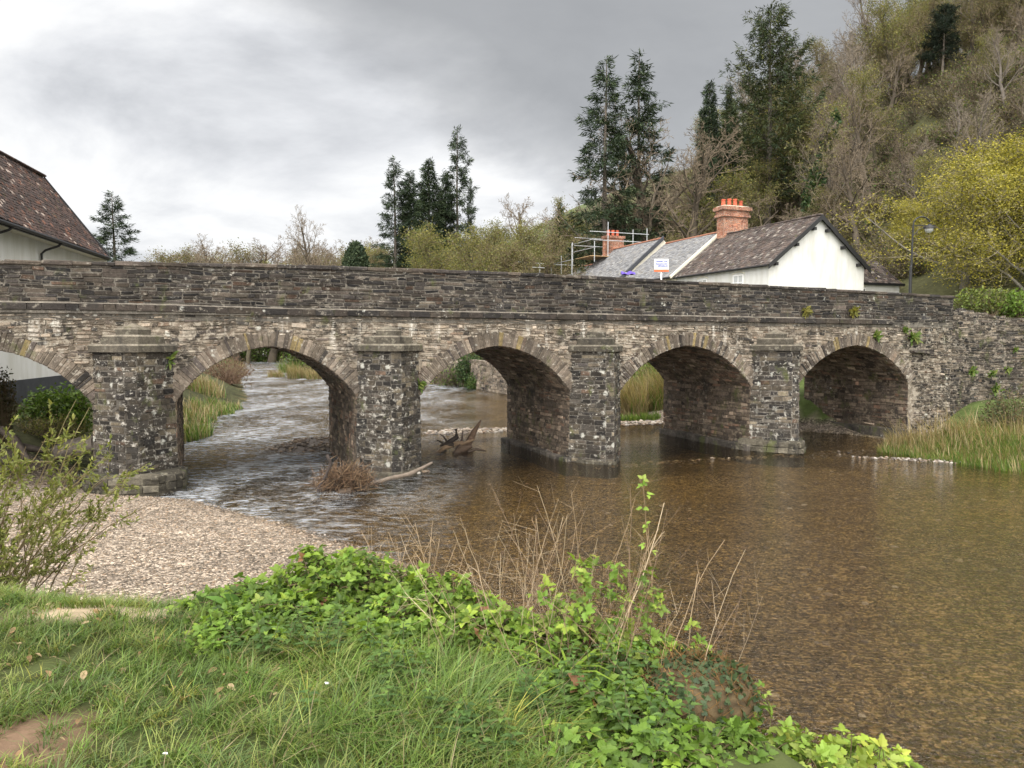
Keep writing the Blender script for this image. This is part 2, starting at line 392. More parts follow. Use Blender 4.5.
cg[(GX > -3.1) & (GX < -1.85) & (GY > 4.4) & (GY < 5.1)] = (0.30, 0.235, 0.16); cg[(GX > -2.5) & (GX < -1.72) & (GY < 3.35)] = (0.13, 0.085, 0.055)
cg[(dr > 0.0) & (dr < 2) & (GY < 75)] = (0.17, 0.14, 0.11)
tm = MB(); tm.add(V, FQ, cg.reshape(-1, 3))
def ground_mat():
    m, t, b = new_mat('ground'); p = pos_of(t); c = attr(t)
    n = noise(t, p, 3.0, 8, 0.65); n2 = noise(t, p, 0.25, 4, 0.6)
    c = mix(t, 1.0, c, ramp(t, n, [(0.25, 0.5), (0.75, 1.5)]), 'MULTIPLY')
    c = mix(t, 1.0, c, ramp(t, n2, [(0.3, 0.75), (0.7, 1.25)]), 'MULTIPLY')
    # pebbles: cells with a colour each, on the beach and river bed only
    sp = t.nodes.new('ShaderNodeSeparateXYZ'); t.links.new(p, sp.inputs[0])
    vo = voronoi(t, p, 17.0); vo2 = voronoi(t, mapping(t, p, (1, 1, 1), (3, 1, 0)), 34.0)
    peb = mix(t, 0.5, vo.outputs['Color'], vo2.outputs['Color'])
    bw = t.nodes.new('ShaderNodeRGBToBW'); t.links.new(peb, bw.inputs[0])
    pc = ramp(t, bw.outputs[0], [(0.2, 0.25), (0.5, 0.85), (0.8, 2.6)])
    lowm = ramp(t, sp.outputs[2], [(0.44, 1.0), (0.52, 0.0)])
    c = mix(t, lowm, c, mix(t, 1.0, c, pc, 'MULTIPLY'))
    t.links.new(c, b.inputs['Base Color']); b.inputs['Roughness'].default_value = 0.95; b.inputs['Specular IOR Level'].default_value = 0.15
    hgt = math_(t, 'SUBTRACT', n, math_(t, 'MULTIPLY', lowm, math_(t, 'ADD', vo.outputs['Distance'], vo2.outputs['Distance'])))
    bump(t, b, hgt, 0.8, 0.05)
    return m
tag(tm.build('ground', ground_mat(), smooth=True), kind='structure')

# ------------------------------------------------------------------ river
def water_mat():
    m = bpy.data.materials.new('water'); m.use_nodes = True; t = m.node_tree; t.nodes.remove(t.nodes['Principled BSDF']); out = t.nodes['Material Output']
    p = pos_of(t)
    sp = t.nodes.new('ShaderNodeSeparateXYZ'); t.links.new(p, sp.inputs[0])
    w1 = noise(t, mapping(t, p, (1.0, 2.3, 1), rot=(0, 0, -0.25)), 2.3, 4, 0.6, 0.6)
    w2 = noise(t, mapping(t, p, (1.2, 2.4, 1), rot=(0, 0, 0.15)), 7.5, 3, 0.55, 0.5)
    w3 = noise(t, mapping(t, p, (0.7, 1.2, 1), rot=(0, 0, 0.4)), 0.9, 3, 0.5, 0.2)
    run = ramp(t, noise(t, p, 0.16, 2, 0.5), [(0.36, 0.35), (0.62, 1.0)])
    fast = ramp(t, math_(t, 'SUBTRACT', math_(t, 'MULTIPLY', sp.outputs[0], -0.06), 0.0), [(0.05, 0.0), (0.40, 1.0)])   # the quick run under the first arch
    amp = math_(t, 'ADD', math_(t, 'MULTIPLY', run, 0.50), math_(t, 'MULTIPLY', fast, 1.5))
    h = math_(t, 'ADD', math_(t, 'MULTIPLY', w1, 0.55), math_(t, 'ADD', math_(t, 'MULTIPLY', w2, 0.55), math_(t, 'MULTIPLY', w3, 0.5)))
    near = ramp(t, math_(t, 'MULTIPLY', sp.outputs[1], 0.05), [(0.30, 0.8), (0.75, 0.0)])
    amp = math_(t, 'ADD', amp, near)
    h = math_(t, 'MULTIPLY', h, amp)
    bp = t.nodes.new('ShaderNodeBump'); bp.inputs['Strength'].default_value = 1.0; bp.inputs['Distance'].default_value = 0.15; t.links.new(h, bp.inputs['Height'])
    fr = t.nodes.new('ShaderNodeFresnel'); fr.inputs[0].default_value = 1.40; t.links.new(bp.outputs[0], fr.inputs['Normal'])
    gl = t.nodes.new('ShaderNodeBsdfGlossy'); gl.inputs['Roughness'].default_value = 0.04; gl.inputs[0].default_value = (1, 1, 1, 1); t.links.new(bp.outputs[0], gl.inputs['Normal']); t.links.new(math_(t, 'ADD', math_(t, 'MULTIPLY', fast, 0.12), 0.05), gl.inputs['Roughness'])
    tr = t.nodes.new('ShaderNodeBsdfTransparent'); tr.inputs[0].default_value = (0.86, 0.755, 0.56, 1)
    mx = t.nodes.new('ShaderNodeMixShader'); t.links.new(fr.outputs[0], mx.inputs[0]); t.links.new(tr.outputs[0], mx.inputs[1]); t.links.new(gl.outputs[0], mx.inputs[2])
    # broken white water of the quick run and riffles, silver sky glare painted in
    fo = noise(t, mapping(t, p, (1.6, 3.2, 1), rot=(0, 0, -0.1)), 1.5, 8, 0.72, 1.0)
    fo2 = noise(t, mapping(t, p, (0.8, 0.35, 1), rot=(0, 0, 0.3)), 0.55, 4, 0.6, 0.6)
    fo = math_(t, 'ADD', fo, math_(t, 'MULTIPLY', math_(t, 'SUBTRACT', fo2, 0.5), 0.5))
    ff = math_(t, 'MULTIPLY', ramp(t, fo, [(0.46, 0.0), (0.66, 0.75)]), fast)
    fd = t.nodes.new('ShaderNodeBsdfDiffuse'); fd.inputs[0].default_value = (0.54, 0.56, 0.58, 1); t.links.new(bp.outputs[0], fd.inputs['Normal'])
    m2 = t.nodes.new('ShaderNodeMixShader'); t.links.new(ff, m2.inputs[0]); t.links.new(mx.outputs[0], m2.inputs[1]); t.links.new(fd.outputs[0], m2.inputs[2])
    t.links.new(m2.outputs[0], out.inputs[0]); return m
ys = lines([(-40, 4), (0, 1), (60, 5), (420, 10)])
rl = np.interp(ys, YL, XL) - 1.5; rr = np.interp(ys, YR, XR) + 1.5
K = 12
RX = rl[:, None] + (rr - rl)[:, None] * np.linspace(0, 1, K)[None]
RV = np.stack([RX, np.repeat(ys[:, None], K, 1), np.zeros_like(RX)], -1).reshape(-1, 3)
a, b_ = np.meshgrid(np.arange(len(ys) - 1), np.arange(K - 1), indexing='ij'); q = (a * K + b_).ravel()
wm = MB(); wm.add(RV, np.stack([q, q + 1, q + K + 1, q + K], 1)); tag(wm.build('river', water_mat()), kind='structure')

# ------------------------------------------------------------------ bridge
TH = math.atan(0.39)
BD = np.array([math.cos(TH), math.sin(TH), 0]); BN = np.array([math.sin(TH), -math.cos(TH), 0]); BO = np.array([-9.7, 19.6, 0]); BW = 5.5
def BP(u, v, z):
    u, v, z = np.broadcast_arrays(np.asarray(u, float), np.asarray(v, float), np.asarray(z, float))
    return BO + u[..., None] * BD + v[..., None] * BN + z[..., None] * np.array([0, 0, 1.0])
def BM(v): return BP(v[:, 0], v[:, 1], v[:, 2])
ARCH = [(-5.7, -0.84), (1.04, 5.73), (7.55, 12.36), (14.13, 19.25), (21.24, 26.52)]
PIERS = [(-0.84, 1.04), (5.73, 7.55), (12.36, 14.13), (19.25, 21.24)]
ZS, ZA, EC = 2.2, 3.64, 0.28
def arch_par(A, off=0.0):
    a = (A[1] - A[0]) / 2; r = ZA - ZS
    qq = (a * a + 2 * a * EC - r * r) / (2 * r); R = math.hypot(a + EC, qq)
    return (A[0] + A[1]) / 2, ZS - qq, R + off
def arch_z(A, u, off=0.0):
    uc, zc_, R = arch_par(A, off); d = np.abs(np.asarray(u, float) - uc) + EC
    return np.where(d < R, zc_ + np.sqrt(np.maximum(R * R - d * d, 0)), -9.0)
def zlim(u, off):
    z = np.full(np.shape(u), -9.0)
    for A in ARCH:
        zz = arch_z(A, u, off); ins = (u > A[0] - off) & (u < A[1] + off); z = np.where(ins, np.maximum(z, zz), z)
    return z
PU = [-9, -2.7, 2.9, 10, 17.8, 23, 28.75]; PZ = [5.62, 5.67, 5.80, 5.82, 5.71, 5.62, 5.50]
def ptop(u): return np.interp(u, PU, PZ)
def strz(u): return np.interp(u, [-9, 0, 4, 13, 28], [4.66, 4.66, 4.60, 4.57, 4.52])
rs = np.random.default_rng(11)
PAL_WALL = np.array([.56, .545, .525]) * np.array([(.30,.25,.195),(.25,.205,.16),(.33,.275,.22),(.20,.165,.135),(.12,.10,.09),(.06,.055,.05),(.27,.20,.15),(.40,.34,.28)]); W_WALL = [.22,.2,.16,.15,.10,.06,.05,.06]
PAL_PARA = np.array([.34, .33, .325]) * np.array([(.085,.075,.068),(.06,.055,.053),(.12,.10,.085),(.15,.125,.10),(.04,.038,.04),(.13,.085,.06),(.19,.165,.13)]); W_PARA = [.28,.2,.18,.12,.1,.06,.06]
PAL_PIER = np.array([.56, .53, .49]) * np.array([(.06,.055,.05),(.085,.075,.065),(.12,.105,.085),(.045,.042,.042),(.17,.15,.115),(.12,.085,.065)]); W_PIER = [.28,.25,.17,.15,.11,.04]
PAL_SOFF = .85 * np.array([(.15,.115,.085),(.11,.085,.065),(.20,.155,.115),(.075,.06,.048),(.16,.10,.07)]); W_SOFF = [.3,.28,.18,.14,.1]
def layout(a0, a1, h0, h1, ch, lw, split=0.15):
    out = []; h = h0
    while h < h1 - 0.02:
        c = rs.uniform(*ch)
        if h + c > h1 - 0.04: c = h1 - h
        a = a0 - rs.uniform(0, lw[1])
        while a < a1:
            w = rs.uniform(*lw) * (0.7 + 0.6 * rs.random())
            l, r = max(a, a0), min(a + w, a1)
            if r - l > 0.04:
                if rs.random() < split and c > 0.08:
                    k = h + c * rs.uniform(.35, .65); out += [(l, r, h, k), (l, r, k, h + c)]
                else: out.append((l, r, h, h + c))
            a += w
        h += c
    return out
def masonry(mb, rects, mapf, pal, wts, joint=0.012, proud=(0.008, 0.035), wobble=0.012, sink=0.01, round_=0.012, rag=.75, vary=.36):
    if not rects: return
    R = np.array(rects); n = len(R)
    jv = joint * rs.uniform(.5, 1.3, (n, 1))
    a0, a1 = R[:, 0:1] + jv / 2, R[:, 1:2] - jv / 2; h0, h1 = R[:, 2:3] + jv / 2, R[:, 3:4] - jv / 2
    A = np.concatenate([a0, a1, a1, a0], 1) + rs.normal(0, joint * rag, (n, 4)); H = np.concatenate([h0, h0, h1, h1], 1) + rs.normal(0, joint * rag * .7, (n, 4))
    H = H + wobble * np.sin(A * 1.7 + H * 2.3) + wobble * .6 * np.sin(A * 4.1 - H * 5)
    bv = np.minimum(round_ * rs.uniform(.6, 1.8, (n, 1)), 0.3 * np.minimum(a1 - a0, h1 - h0))
    A2 = A + bv * np.array([[1, -1, -1, 1]]); H2 = H + bv * np.array([[1, 1, -1, -1]])
    O1 = np.full((n, 4), -sink); O2 = rs.uniform(*proud, (n, 1)) + rs.normal(0, .005 * min(1, rag * 2), (n, 4))
    P = mapf(np.concatenate([A, A2], 1), np.concatenate([H, H2], 1), np.concatenate([O1, O2], 1)).reshape(-1, 3)
    T = [(4,5,6,7),(0,1,5,4),(1,2,6,5),(2,3,7,6),(3,0,4,7)]
    f = (np.array(T)[None] + (np.arange(n) * 8)[:, None, None]).reshape(-1, 4)
    c = pal[rs.choice(len(pal), n, p=np.array(wts) / sum(wts))] * np.exp(rs.normal(-.04, vary, (n, 1)))
    mb.add(P, f, np.repeat(c, 8, 0))
bridge = thing('stone_bridge', 'old five arched rubble stone bridge with pointed cutwaters across the shallow river', 'bridge', tuple(BO))
def bbuild(mb, name, m, parent, smooth=False):           # the bridge's parts, stored relative to its root
    return mb.build(name, m, parent, smooth, BO)
MORT_W, MORT_P, MORT_D = (.17, .143, .11), (.10, .09, .076), (.08, .064, .05)
U0, U1, UE = -9.0, 26.2, 28.72
# --- spandrel wall: mortar face then stones
sp = MB()
us = [U0]
for A in ARCH: us += list(np.linspace(A[0], A[1], 41))
us += [UE]; us = np.array(us)
for k in range(len(us) - 1):
    a, b2 = us[k], us[k + 1]; mid = (a + b2) / 2
    inn = [A for A in ARCH if A[0] - 1e-6 <= a and b2 <= A[1] + 1e-6]
    za, zb = (float(arch_z(inn[0], max(a, inn[0][0] + 1e-4), 0.02)), float(arch_z(inn[0], min(b2, inn[0][1] - 1e-4), 0.02))) if inn else (-0.8, -0.8)
    for v0, flip in ((0.0, False), (-BW, True)):
        quad = BP([a, b2, b2, a], v0, [za, zb, float(strz(b2)), float(strz(a))])
        sp.add(quad, [(0, 1, 2, 3)] if not flip else [(3, 2, 1, 0)], MORT_W)
rects = []
for (l, r, h0, h1) in layout(U0, UE, 0.0, 4.6, (0.05, 0.115), (0.12, 0.42), 0.12):
    if any(p0 + .02 < (l + r) / 2 < p1 - .02 for p0, p1 in PIERS) and (h0 + h1) / 2 < 3.4: continue
    top = float(strz((l + r) / 2)) - 0.02
    h1 = min(h1, top)
    uu = np.array([l, (l + r) / 2, r])
    if (zlim(uu, 0.33) > (h0 + h1) / 2).all(): continue
    insd = any(A[0] - .02 < (l + r) / 2 < A[1] + .02 for A in ARCH)
    lo = float(np.max(zlim(uu, 0.16)))
    if insd and lo < 0: continue
    if lo > h0: h0 = lo
    if any(A[0] < l < A[1] or A[0] < r < A[1] for A in ARCH) and h0 < ZS:
        for A in ARCH:
            if l < A[0] < r: r = A[0]
            if l < A[1] < r: l = A[1]
    if h1 - h0 < 0.025 or r - l < 0.04: continue
    rects.append((l, r, h0, h1))
masonry(sp, [q for q in rects if q[0] < 26.3], lambda a, h, o: BP(a, o, h), PAL_WALL, W_WALL, 0.016, (0.004, 0.045), 0.025)
masonry(sp, [q for q in rects if q[0] >= 26.3], lambda a, h, o: BP(a, o, h), np.concatenate([PAL_WALL * .7, PAL_PARA]), W_WALL + W_PARA, 0.015, (0.004, 0.045), 0.025)
bbuild(sp, 'spandrel_wall', M_WALL, bridge)
# --- string course: a row of long blocks standing proud
st = MB(); u = U0
while u < U1 - .7:
    w = rs.uniform(.22, .6); w = min(w, U1 - .6 - u)
    z1 = float(strz(u)); pal = PAL_PARA[rs.integers(0, 4)] * rs.uniform(.7, 1.3)
    st.bevel_box((u + .006, -0.05, z1 - .13), (u + w - .006, 0.115 + rs.uniform(-.012, .012), z1 + .035 + rs.normal(0, .004)), .014, pal, BM, .004, rs); u += w
st.box((U0, -0.04, 4.46), (U1 - .6, 0.085, 4.60), MORT_P, BM)
led = MB()
n = 60; uu = np.linspace(U0, U1 - .6, n)
for k in range(n - 1):                                           # sloping mortar weathering on top of the string
    a, b2 = uu[k], uu[k + 1]; za, zb = float(strz(a)) + .036, float(strz(b2)) + .036
    led.add(BP([a, b2, b2, a], [.112, .112, .01, .01], [za, zb, zb + .05, za + .05]), [(0, 1, 2, 3)], (.13, .115, .095))
so_ = bbuild(st, 'string_course', M_PARA, bridge)
led.build('weathering', M_PARA, so_, off=BO)
# --- parapets: near one with stones, far one the same height; coping on both
def parapet_mesh(v0, sign):
    pm_ = MB()
    uu = np.linspace(U0, UE, 60)
    th = .36
    for k in range(59):
        a, b2 = uu[k], uu[k + 1]
        ta, tb = float(ptop(a)) - .07, float(ptop(b2)) - .07; lo = 4.3
        pm_.add(BP([a, b2, b2, a], v0, [lo, lo, tb, ta]), [(0, 1, 2, 3)] if sign > 0 else [(3, 2, 1, 0)], MORT_P)
        pm_.add(BP([a, b2, b2, a], v0 - sign * th, [lo, lo, tb, ta]), [(3, 2, 1, 0)] if sign > 0 else [(0, 1, 2, 3)], MORT_P)
    for ue in (U0, UE): pm_.add(BP(ue, [v0, v0 - sign * th, v0 - sign * th, v0], [4.3, 4.3, float(ptop(ue)) - .07, float(ptop(ue)) - .07]), [(0, 1, 2, 3)], MORT_P)
    rects = []
    for (l, r, h0, h1) in layout(U0, UE, 4.5, 5.8, (0.07, 0.165), (0.16, 0.5), 0.12):
        z0 = float(strz((l + r) / 2)) + .06 if (l + r) / 2 < 25.6 else 4.3
        h0 = max(h0, z0); h1 = min(h1, float(ptop((l + r) / 2)) - .075)
        if h1 - h0 > .03: rects.append((l, r, h0, h1))
    masonry(pm_, rects, lambda a, h, o: BP(a, v0 + sign * o, h), PAL_PARA, W_PARA, 0.014, (0.006, 0.035), 0.015)
    return pm_
para = bbuild(parapet_mesh(0.02, 1), 'parapet', M_PARA, bridge)
bbuild(parapet_mesh(-BW - .02, -1), 'parapet', M_PARA, bridge)
def coping_mesh(v0, sign):
    cp = MB(); u = U0
    while u < UE:
        w = min(rs.uniform(.35, 1.0), UE + .02 - u); z = float(ptop(u + w / 2))
        c = PAL_PARA[rs.integers(0, 4)] * rs.uniform(.9, 1.8)
        lo, hi = sorted((v0 + sign * .055, v0 - sign * .41))
        cp.bevel_box((u + .005, lo, z - .075), (u + w - .005, hi, z + .03 + rs.uniform(-.012, .015)), .02, c, BM, .005, rs); u += w
    return cp
for v0, s_ in ((.02, 1), (-BW - .02, -1)): bbuild(coping_mesh(v0, s_), 'coping', M_PARA, bridge)
dk_ = MB(); dk_.box((U0, -BW + .34, 4.25), (UE + 6, -.34, 4.5), (.05, .05, .05), BM)
bbuild(dk_, 'road_deck', plain_mat('asphalt', (.05, .05, .052), .9, .3, 12, bmp=.4), bridge)
# --- arches: ring of voussoirs and the barrel behind it
for A in ARCH:
    uc, zc_, R = arch_par(A)
    ring = MB()
    for side in (-1, 1):
        # centre of this half's arc lies EC beyond the crown on the other side
        cu = uc - side * EC
        t0 = math.atan2(ZS - zc_, (A[1] - A[0]) / 2 + EC); t1 = math.acos(EC / R)
        nn = int((t1 - t0) * R / .112)
        cuts = np.linspace(t0, t1, nn + 1); cuts[1:-1] += rs.normal(0, .006, nn - 1)
        for k in range(nn):
            ta, tb = cuts[k] + .0022, cuts[k + 1] - .0022
            dep = rs.uniform(.36, .46); pr = rs.uniform(.035, .062); ri = R - rs.uniform(0, .012)
            c = (PAL_WALL[rs.choice(8, p=W_WALL)] * .55 + PAL_PARA[rs.integers(0, 4)] * .7) * rs.uniform(.6, 1.35)
            if rs.random() < .14 and k > nn * .65: c = np.array((.17, .13, .062))
            vv = []
            for v_ in (-.25, pr - .012, pr):
                e = .012 if v_ == pr else 0.0
                for (t_, r_) in ((ta + e / R, ri + e), (tb - e / R, ri + e), (tb - e / R, R + dep - e), (ta + e / R, R + dep - e)):
                    vv.append((cu + side * r_ * math.cos(t_), v_, zc_ + r_ * math.sin(t_)))
            vv = BM(np.array(vv) + rs.normal(0, .003, (12, 3)))
            f = [(8, 9, 10, 11)] + [(m_ * 4 + i, m_ * 4 + (i + 1) % 4, m_ * 4 + 4 + (i + 1) % 4, m_ * 4 + 4 + i) for m_ in (0, 1) for i in range(4)]
            if side < 0: f = [tuple(reversed(x)) for x in f]
            ring.add(vv, f, c)
        tt = np.linspace(t0, t1, 25)
        for k in range(24):                                       # mortar behind the joints
            vv = [(cu + side * r_ * math.cos(t_), .03, zc_ + r_ * math.sin(t_)) for t_, r_ in ((tt[k], R), (tt[k+1], R), (tt[k+1], R + .37), (tt[k], R + .37))]
            ring.add(BM(np.array(vv)), [(0, 1, 2, 3)] if side > 0 else [(3, 2, 1, 0)], MORT_W)
    bbuild(ring, 'arch_ring', M_RING, bridge)
    # barrel surface as a profile: left jamb up, over, right jamb down
    prof = [(A[0], -.8), (A[0], ZS)]
    for u in np.linspace(A[0], A[1], 46)[1:-1]: prof.append((u, float(arch_z(A, u))))
    prof += [(A[1], ZS), (A[1], -.8)]
    prof = np.array(prof); seg = np.linalg.norm(np.diff(prof, axis=0), axis=1); S = np.concatenate([[0], np.cumsum(seg)])
    ba = MB()
    for k in range(len(prof) - 1):
        (ua, za), (ub, zb) = prof[k], prof[k + 1]
        ba.add(BP([ua, ub, ub, ua], [0, 0, -BW, -BW], [za, zb, zb, za]), [(0, 1, 2, 3)], MORT_D)
    def mp(a, h, o):                                              # a runs through the bridge, h along the profile
        u = np.interp(h, S, prof[:, 0]); z = np.interp(h, S, prof[:, 1])
        u2 = np.interp(h + .02, S, prof[:, 0]); z2 = np.interp(h + .02, S, prof[:, 1])
        u1 = np.interp(h - .02, S, prof[:, 0]); z1 = np.interp(h - .02, S, prof[:, 1])
        tu, tz = u2 - u1, z2 - z1; L = np.maximum(np.hypot(tu, tz), 1e-6)
        return BP(u + o * tz / L, -a, z - o * tu / L)
    masonry(ba, layout(.0, BW, 0.3, S[-1] - .3, (.09, .17), (.18, .5), .1), mp, PAL_SOFF, W_SOFF, .014, (.004, .03), .01)
    bbuild(ba, 'barrel', M_SOFF, bridge)
# --- piers: cutwaters with stepped caps and footings
def plan(p0, p1, grow, tip, nose=.14):
    c = (p0 + p1) / 2; w = (p1 - p0) / 2 + grow
    return np.array([(c - w, 0), (c - nose - grow * .4, tip + grow), (c + nose + grow * .4, tip + grow), (c + w, 0)])
def slab(mb, pl, z0, z1, c, ch=.06):
    ins = pl + (np.array([pl[:, 0].mean(), 0]) - pl) * np.array([ch / (np.ptp(pl[:, 0]) / 2), ch / max(pl[:, 1].max(), .2)]) ; ins[[0, -1], 1] = 0
    rings = [(pl, z0), (pl, z1 - .045), (ins, z1)]
    v = np.concatenate([BP(p[:, 0], p[:, 1], z) for p, z in rings]); k = len(pl); c = np.asarray(c)
    fc = lambda r: [(r * k + i, r * k + (i + 1) % k, r * k + k + (i + 1) % k, r * k + k + i) for i in range(k)]
    mb.add(v[:2 * k], fc(0), c); mb.add(v[k:], fc(0), c * 1.9); mb.add(v[2 * k:], [tuple(range(k))], c * 1.9); mb.add(v[:k], [tuple(reversed(range(k)))], c)  # chamfer and top paler: weathering plus light catching them, put into the colour
TIPS = [1.0, .95, .95, 1.05]
for (p0, p1), tip, pi_ in zip(PIERS, TIPS, range(4)):
    pb = MB(); zt = 3.50 if pi_ < 2 else 3.46
    pl = plan(p0 + .02, p1 - .02, 0, tip); pl[[0, 3], 1] = -.02; bt = plan(p0 - .02, p1 + .02, .03, tip); bt[[0, 3], 1] = -.02
    for i in range(3):
        A0, B0, A1, B1 = bt[i], bt[i + 1], pl[i], pl[i + 1]
        L = np.linalg.norm(B0 - A0)
        pb.add(BP([A0[0], B0[0], B1[0], A1[0]], [A0[1], B0[1], B1[1], A1[1]], [-.5, -.5, zt, zt]), [(0, 1, 2, 3)], MORT_P)
        nrm = np.array([(B0 - A0)[1], -(B0 - A0)[0]]) / L; nrm = nrm if nrm[1] > 0 or i != 1 else -nrm
        nrm = -nrm if np.dot(nrm, (A0 + B0) / 2 - np.array([(p0 + p1) / 2, 0])) < 0 else nrm
        def mf(a, h, o, A0=A0, B0=B0, A1=A1, B1=B1, L=L, nrm=nrm):
            t = np.clip((h + .5) / (zt + .5), 0, 1); s = a / L
            u = (A0[0] + (B0[0] - A0[0]) * s) * (1 - t) + (A1[0] + (B1[0] - A1[0]) * s) * t
            v = (A0[1] + (B0[1] - A0[1]) * s) * (1 - t) + (A1[1] + (B1[1] - A1[1]) * s) * t
            return BP(u + o * nrm[0], v + o * nrm[1], h)
        masonry(pb, layout(0.0, L, 0.0, zt, (.10, .19), (.2, .5), .06), mf, PAL_PIER, W_PIER, .016, (.004, .03), .008)
    po = bbuild(pb, 'pier', M_PIER, bridge)
    cp = MB(); z = zt
    uc_ = (p0 + p1) / 2; cc_ = np.array((.088, .077, .06)) * (1.0 if pi_ < 2 else .62)
    for (hw, dep, ns_, h) in (((p1 - p0) / 2 + .10, tip + .10, .20, .20), ((p1 - p0) / 2 - .20, tip * .70, .17, .23), ((p1 - p0) / 2 - .52, tip * .40, .14, .18)):
        slab(cp, np.array([(uc_ - hw, 0), (uc_ - ns_, dep), (uc_ + ns_, dep), (uc_ + hw, 0)]), z, z + h, cc_ * rs.uniform(.85, 1.1)); z += h - .001
    last = np.array([(uc_ - .36, 0), (uc_ - .13, tip * .36), (uc_ + .13, tip * .36), (uc_ + .36, 0)])
    apex = np.concatenate([BP(last[:, 0], last[:, 1], z), BP((p0 + p1) / 2, -.02, z + .14)[None]])
    cp.add(apex, [(0, 1, 4), (1, 2, 4), (2, 3, 4)], (.15, .13, .10))
    cp.build('cap', M_CAP, po, off=BO)
    ft = MB(); zf = (.50, .16, .14, .42)[pi_]; gr = (.24, .14, .08, .22)[pi_]
    k = 14; c0 = (p0 + p1) / 2; w = (p1 - p0) / 2 + gr
    ang = np.linspace(PI, 0, k)
    if pi_ == 0: pts = np.stack([c0 + w * np.sign(np.cos(ang)) * np.abs(np.cos(ang)) ** .8, (tip + .22) * np.sin(ang) ** .9], 1)
    else:
        base = plan(p0, p1, gr, tip); s4 = np.linspace(0, 3, k); pts = np.stack([np.interp(s4, range(4), base[:, 0]), np.interp(s4, range(4), base[:, 1])], 1)
    pts = pts + rs.normal(0, .025, pts.shape); pts[[0, -1], 1] = -.3
    inn = pts + (np.array([c0, .3]) - pts) * .10
    zz1, zz2 = zf - .08 + rs.normal(0, .02, k), zf + rs.normal(0, .015, k)
    v = np.concatenate([BP(pts[:, 0], pts[:, 1], -.6), BP(pts[:, 0], pts[:, 1], zz1), BP(inn[:, 0], inn[:, 1], zz2), BP(c0 + (pts[:, 0] - c0) * .5, pts[:, 1] * .5, zf)])
    f = [(r * k + i, r * k + i + 1, r * k + k + i + 1, r * k + k + i) for r in range(3) for i in range(k - 1)]
    ft.add(v, [tuple(reversed(x)) for x in f], np.array((.060, .053, .040)) * rs.uniform(.6, 1.4, (len(v), 1)))
    for k2 in range(k - 1):
        for lay in range(2 if zf > .3 else 1):
            a2, b2 = pts[k2], pts[k2 + 1]; zc2 = zf - .04 - lay * .2; L2 = np.linalg.norm(b2 - a2)
            if L2 < .05: continue
            dd2 = (b2 - a2) / L2; nn2 = np.array([-dd2[1], dd2[0]])
            def fm(v, a2=a2, dd2=dd2, nn2=nn2): return BP(a2[0] + v[:, 0] * dd2[0] + v[:, 1] * nn2[0], a2[1] + v[:, 0] * dd2[1] + v[:, 1] * nn2[1], v[:, 2])
            ft.bevel_box((.004, -.16, zc2 - .18), (L2 - .004, rs.uniform(.0, .05), zc2 + rs.uniform(-.03, .02)), .022, np.array((.07, .062, .047)) * rs.uniform(.55, 1.6), fm, .010, rs)
    ft.build('footing', M_FOOT, po, off=BO)
# low masonry ledge along the right-hand jambs of the arches, and the dark corbel at the far abutment
for A, zf in ((ARCH[2], .14), (ARCH[3], .22), (ARCH[4], .42)):
    lg = MB(); v = -BW
    while v < .1:
        w = rs.uniform(.35, .8); lg.bevel_box((A[1] - .22 + rs.uniform(-.04, .04), v, -.5), (A[1] + .05, min(v + w, .12) - .01, zf + rs.uniform(-.03, .02)), .03, np.array((.08, .07, .06)) * rs.uniform(.6, 1.3), BM, .012, rs); v += w
    bbuild(lg, 'footing', M_FOOT, bridge)
cb = MB(); cb.bevel_box((26.55, -.05, 3.33), (27.55, .22, 3.47), .03, (.06, .05, .045), BM, .02, rs); bbuild(cb, 'corbel', M_CAP, bridge)

# ------------------------------------------------------------------ wing wall beyond the far arch
WU = np.array([28.72, 30.0, 31.5, 33, 35, 38, 42]); WV = np.array([-.02, 0.0, .12, .4, 1.0, 2.3, 4.5])
WS = np.concatenate([[0], np.cumsum(np.hypot(np.diff(WU), np.diff(WV)))])
def wtop(s): return np.interp(s, [0, .3, .8, 1.6, 2.6, 20], [4.98, 4.95, 5.02, 4.90, 4.76, 4.62])
ww = MB()
ss = np.linspace(0, WS[-1], 40)
for k in range(39):
    s2 = [ss[k], ss[k + 1]]; u_ = np.interp(s2, WS, WU); v_ = np.interp(s2, WS, WV); zt = wtop(s2) - .05
    ww.add(BP([u_[0], u_[1], u_[1], u_[0]], [v_[0], v_[1], v_[1], v_[0]], [-.4, -.4, zt[1], zt[0]]), [(0, 1, 2, 3)], MORT_P)
    ww.add(BP([u_[0], u_[1], u_[1], u_[0]], [v_[0], v_[1], v_[1] - .45, v_[0] - .45], [zt[0], zt[1], zt[1], zt[0]]), [(0, 1, 2, 3)], (.26, .235, .19))
    ww.add(BP([u_[0], u_[1], u_[1], u_[0]], np.array([v_[0], v_[1], v_[1], v_[0]]) - .45, [3.8, 3.8, zt[1], zt[0]]), [(3, 2, 1, 0)], MORT_P)
rects = [(l, r, h0, min(h1, float(wtop((l + r) / 2)) - .04)) for (l, r, h0, h1) in layout(0.02, WS[-1], 0.0, 5.0, (.05, .12), (.14, .5), .12) if min(h1, float(wtop((l + r) / 2)) - .04) - h0 > .03]
def wmap(a, h, o): return BP(np.interp(a, WS, WU), np.interp(a, WS, WV) + o, h)
masonry(ww, rects, wmap, np.concatenate([PAL_WALL * .6, PAL_PARA]), W_WALL + W_PARA, .013, (.005, .04), .03)
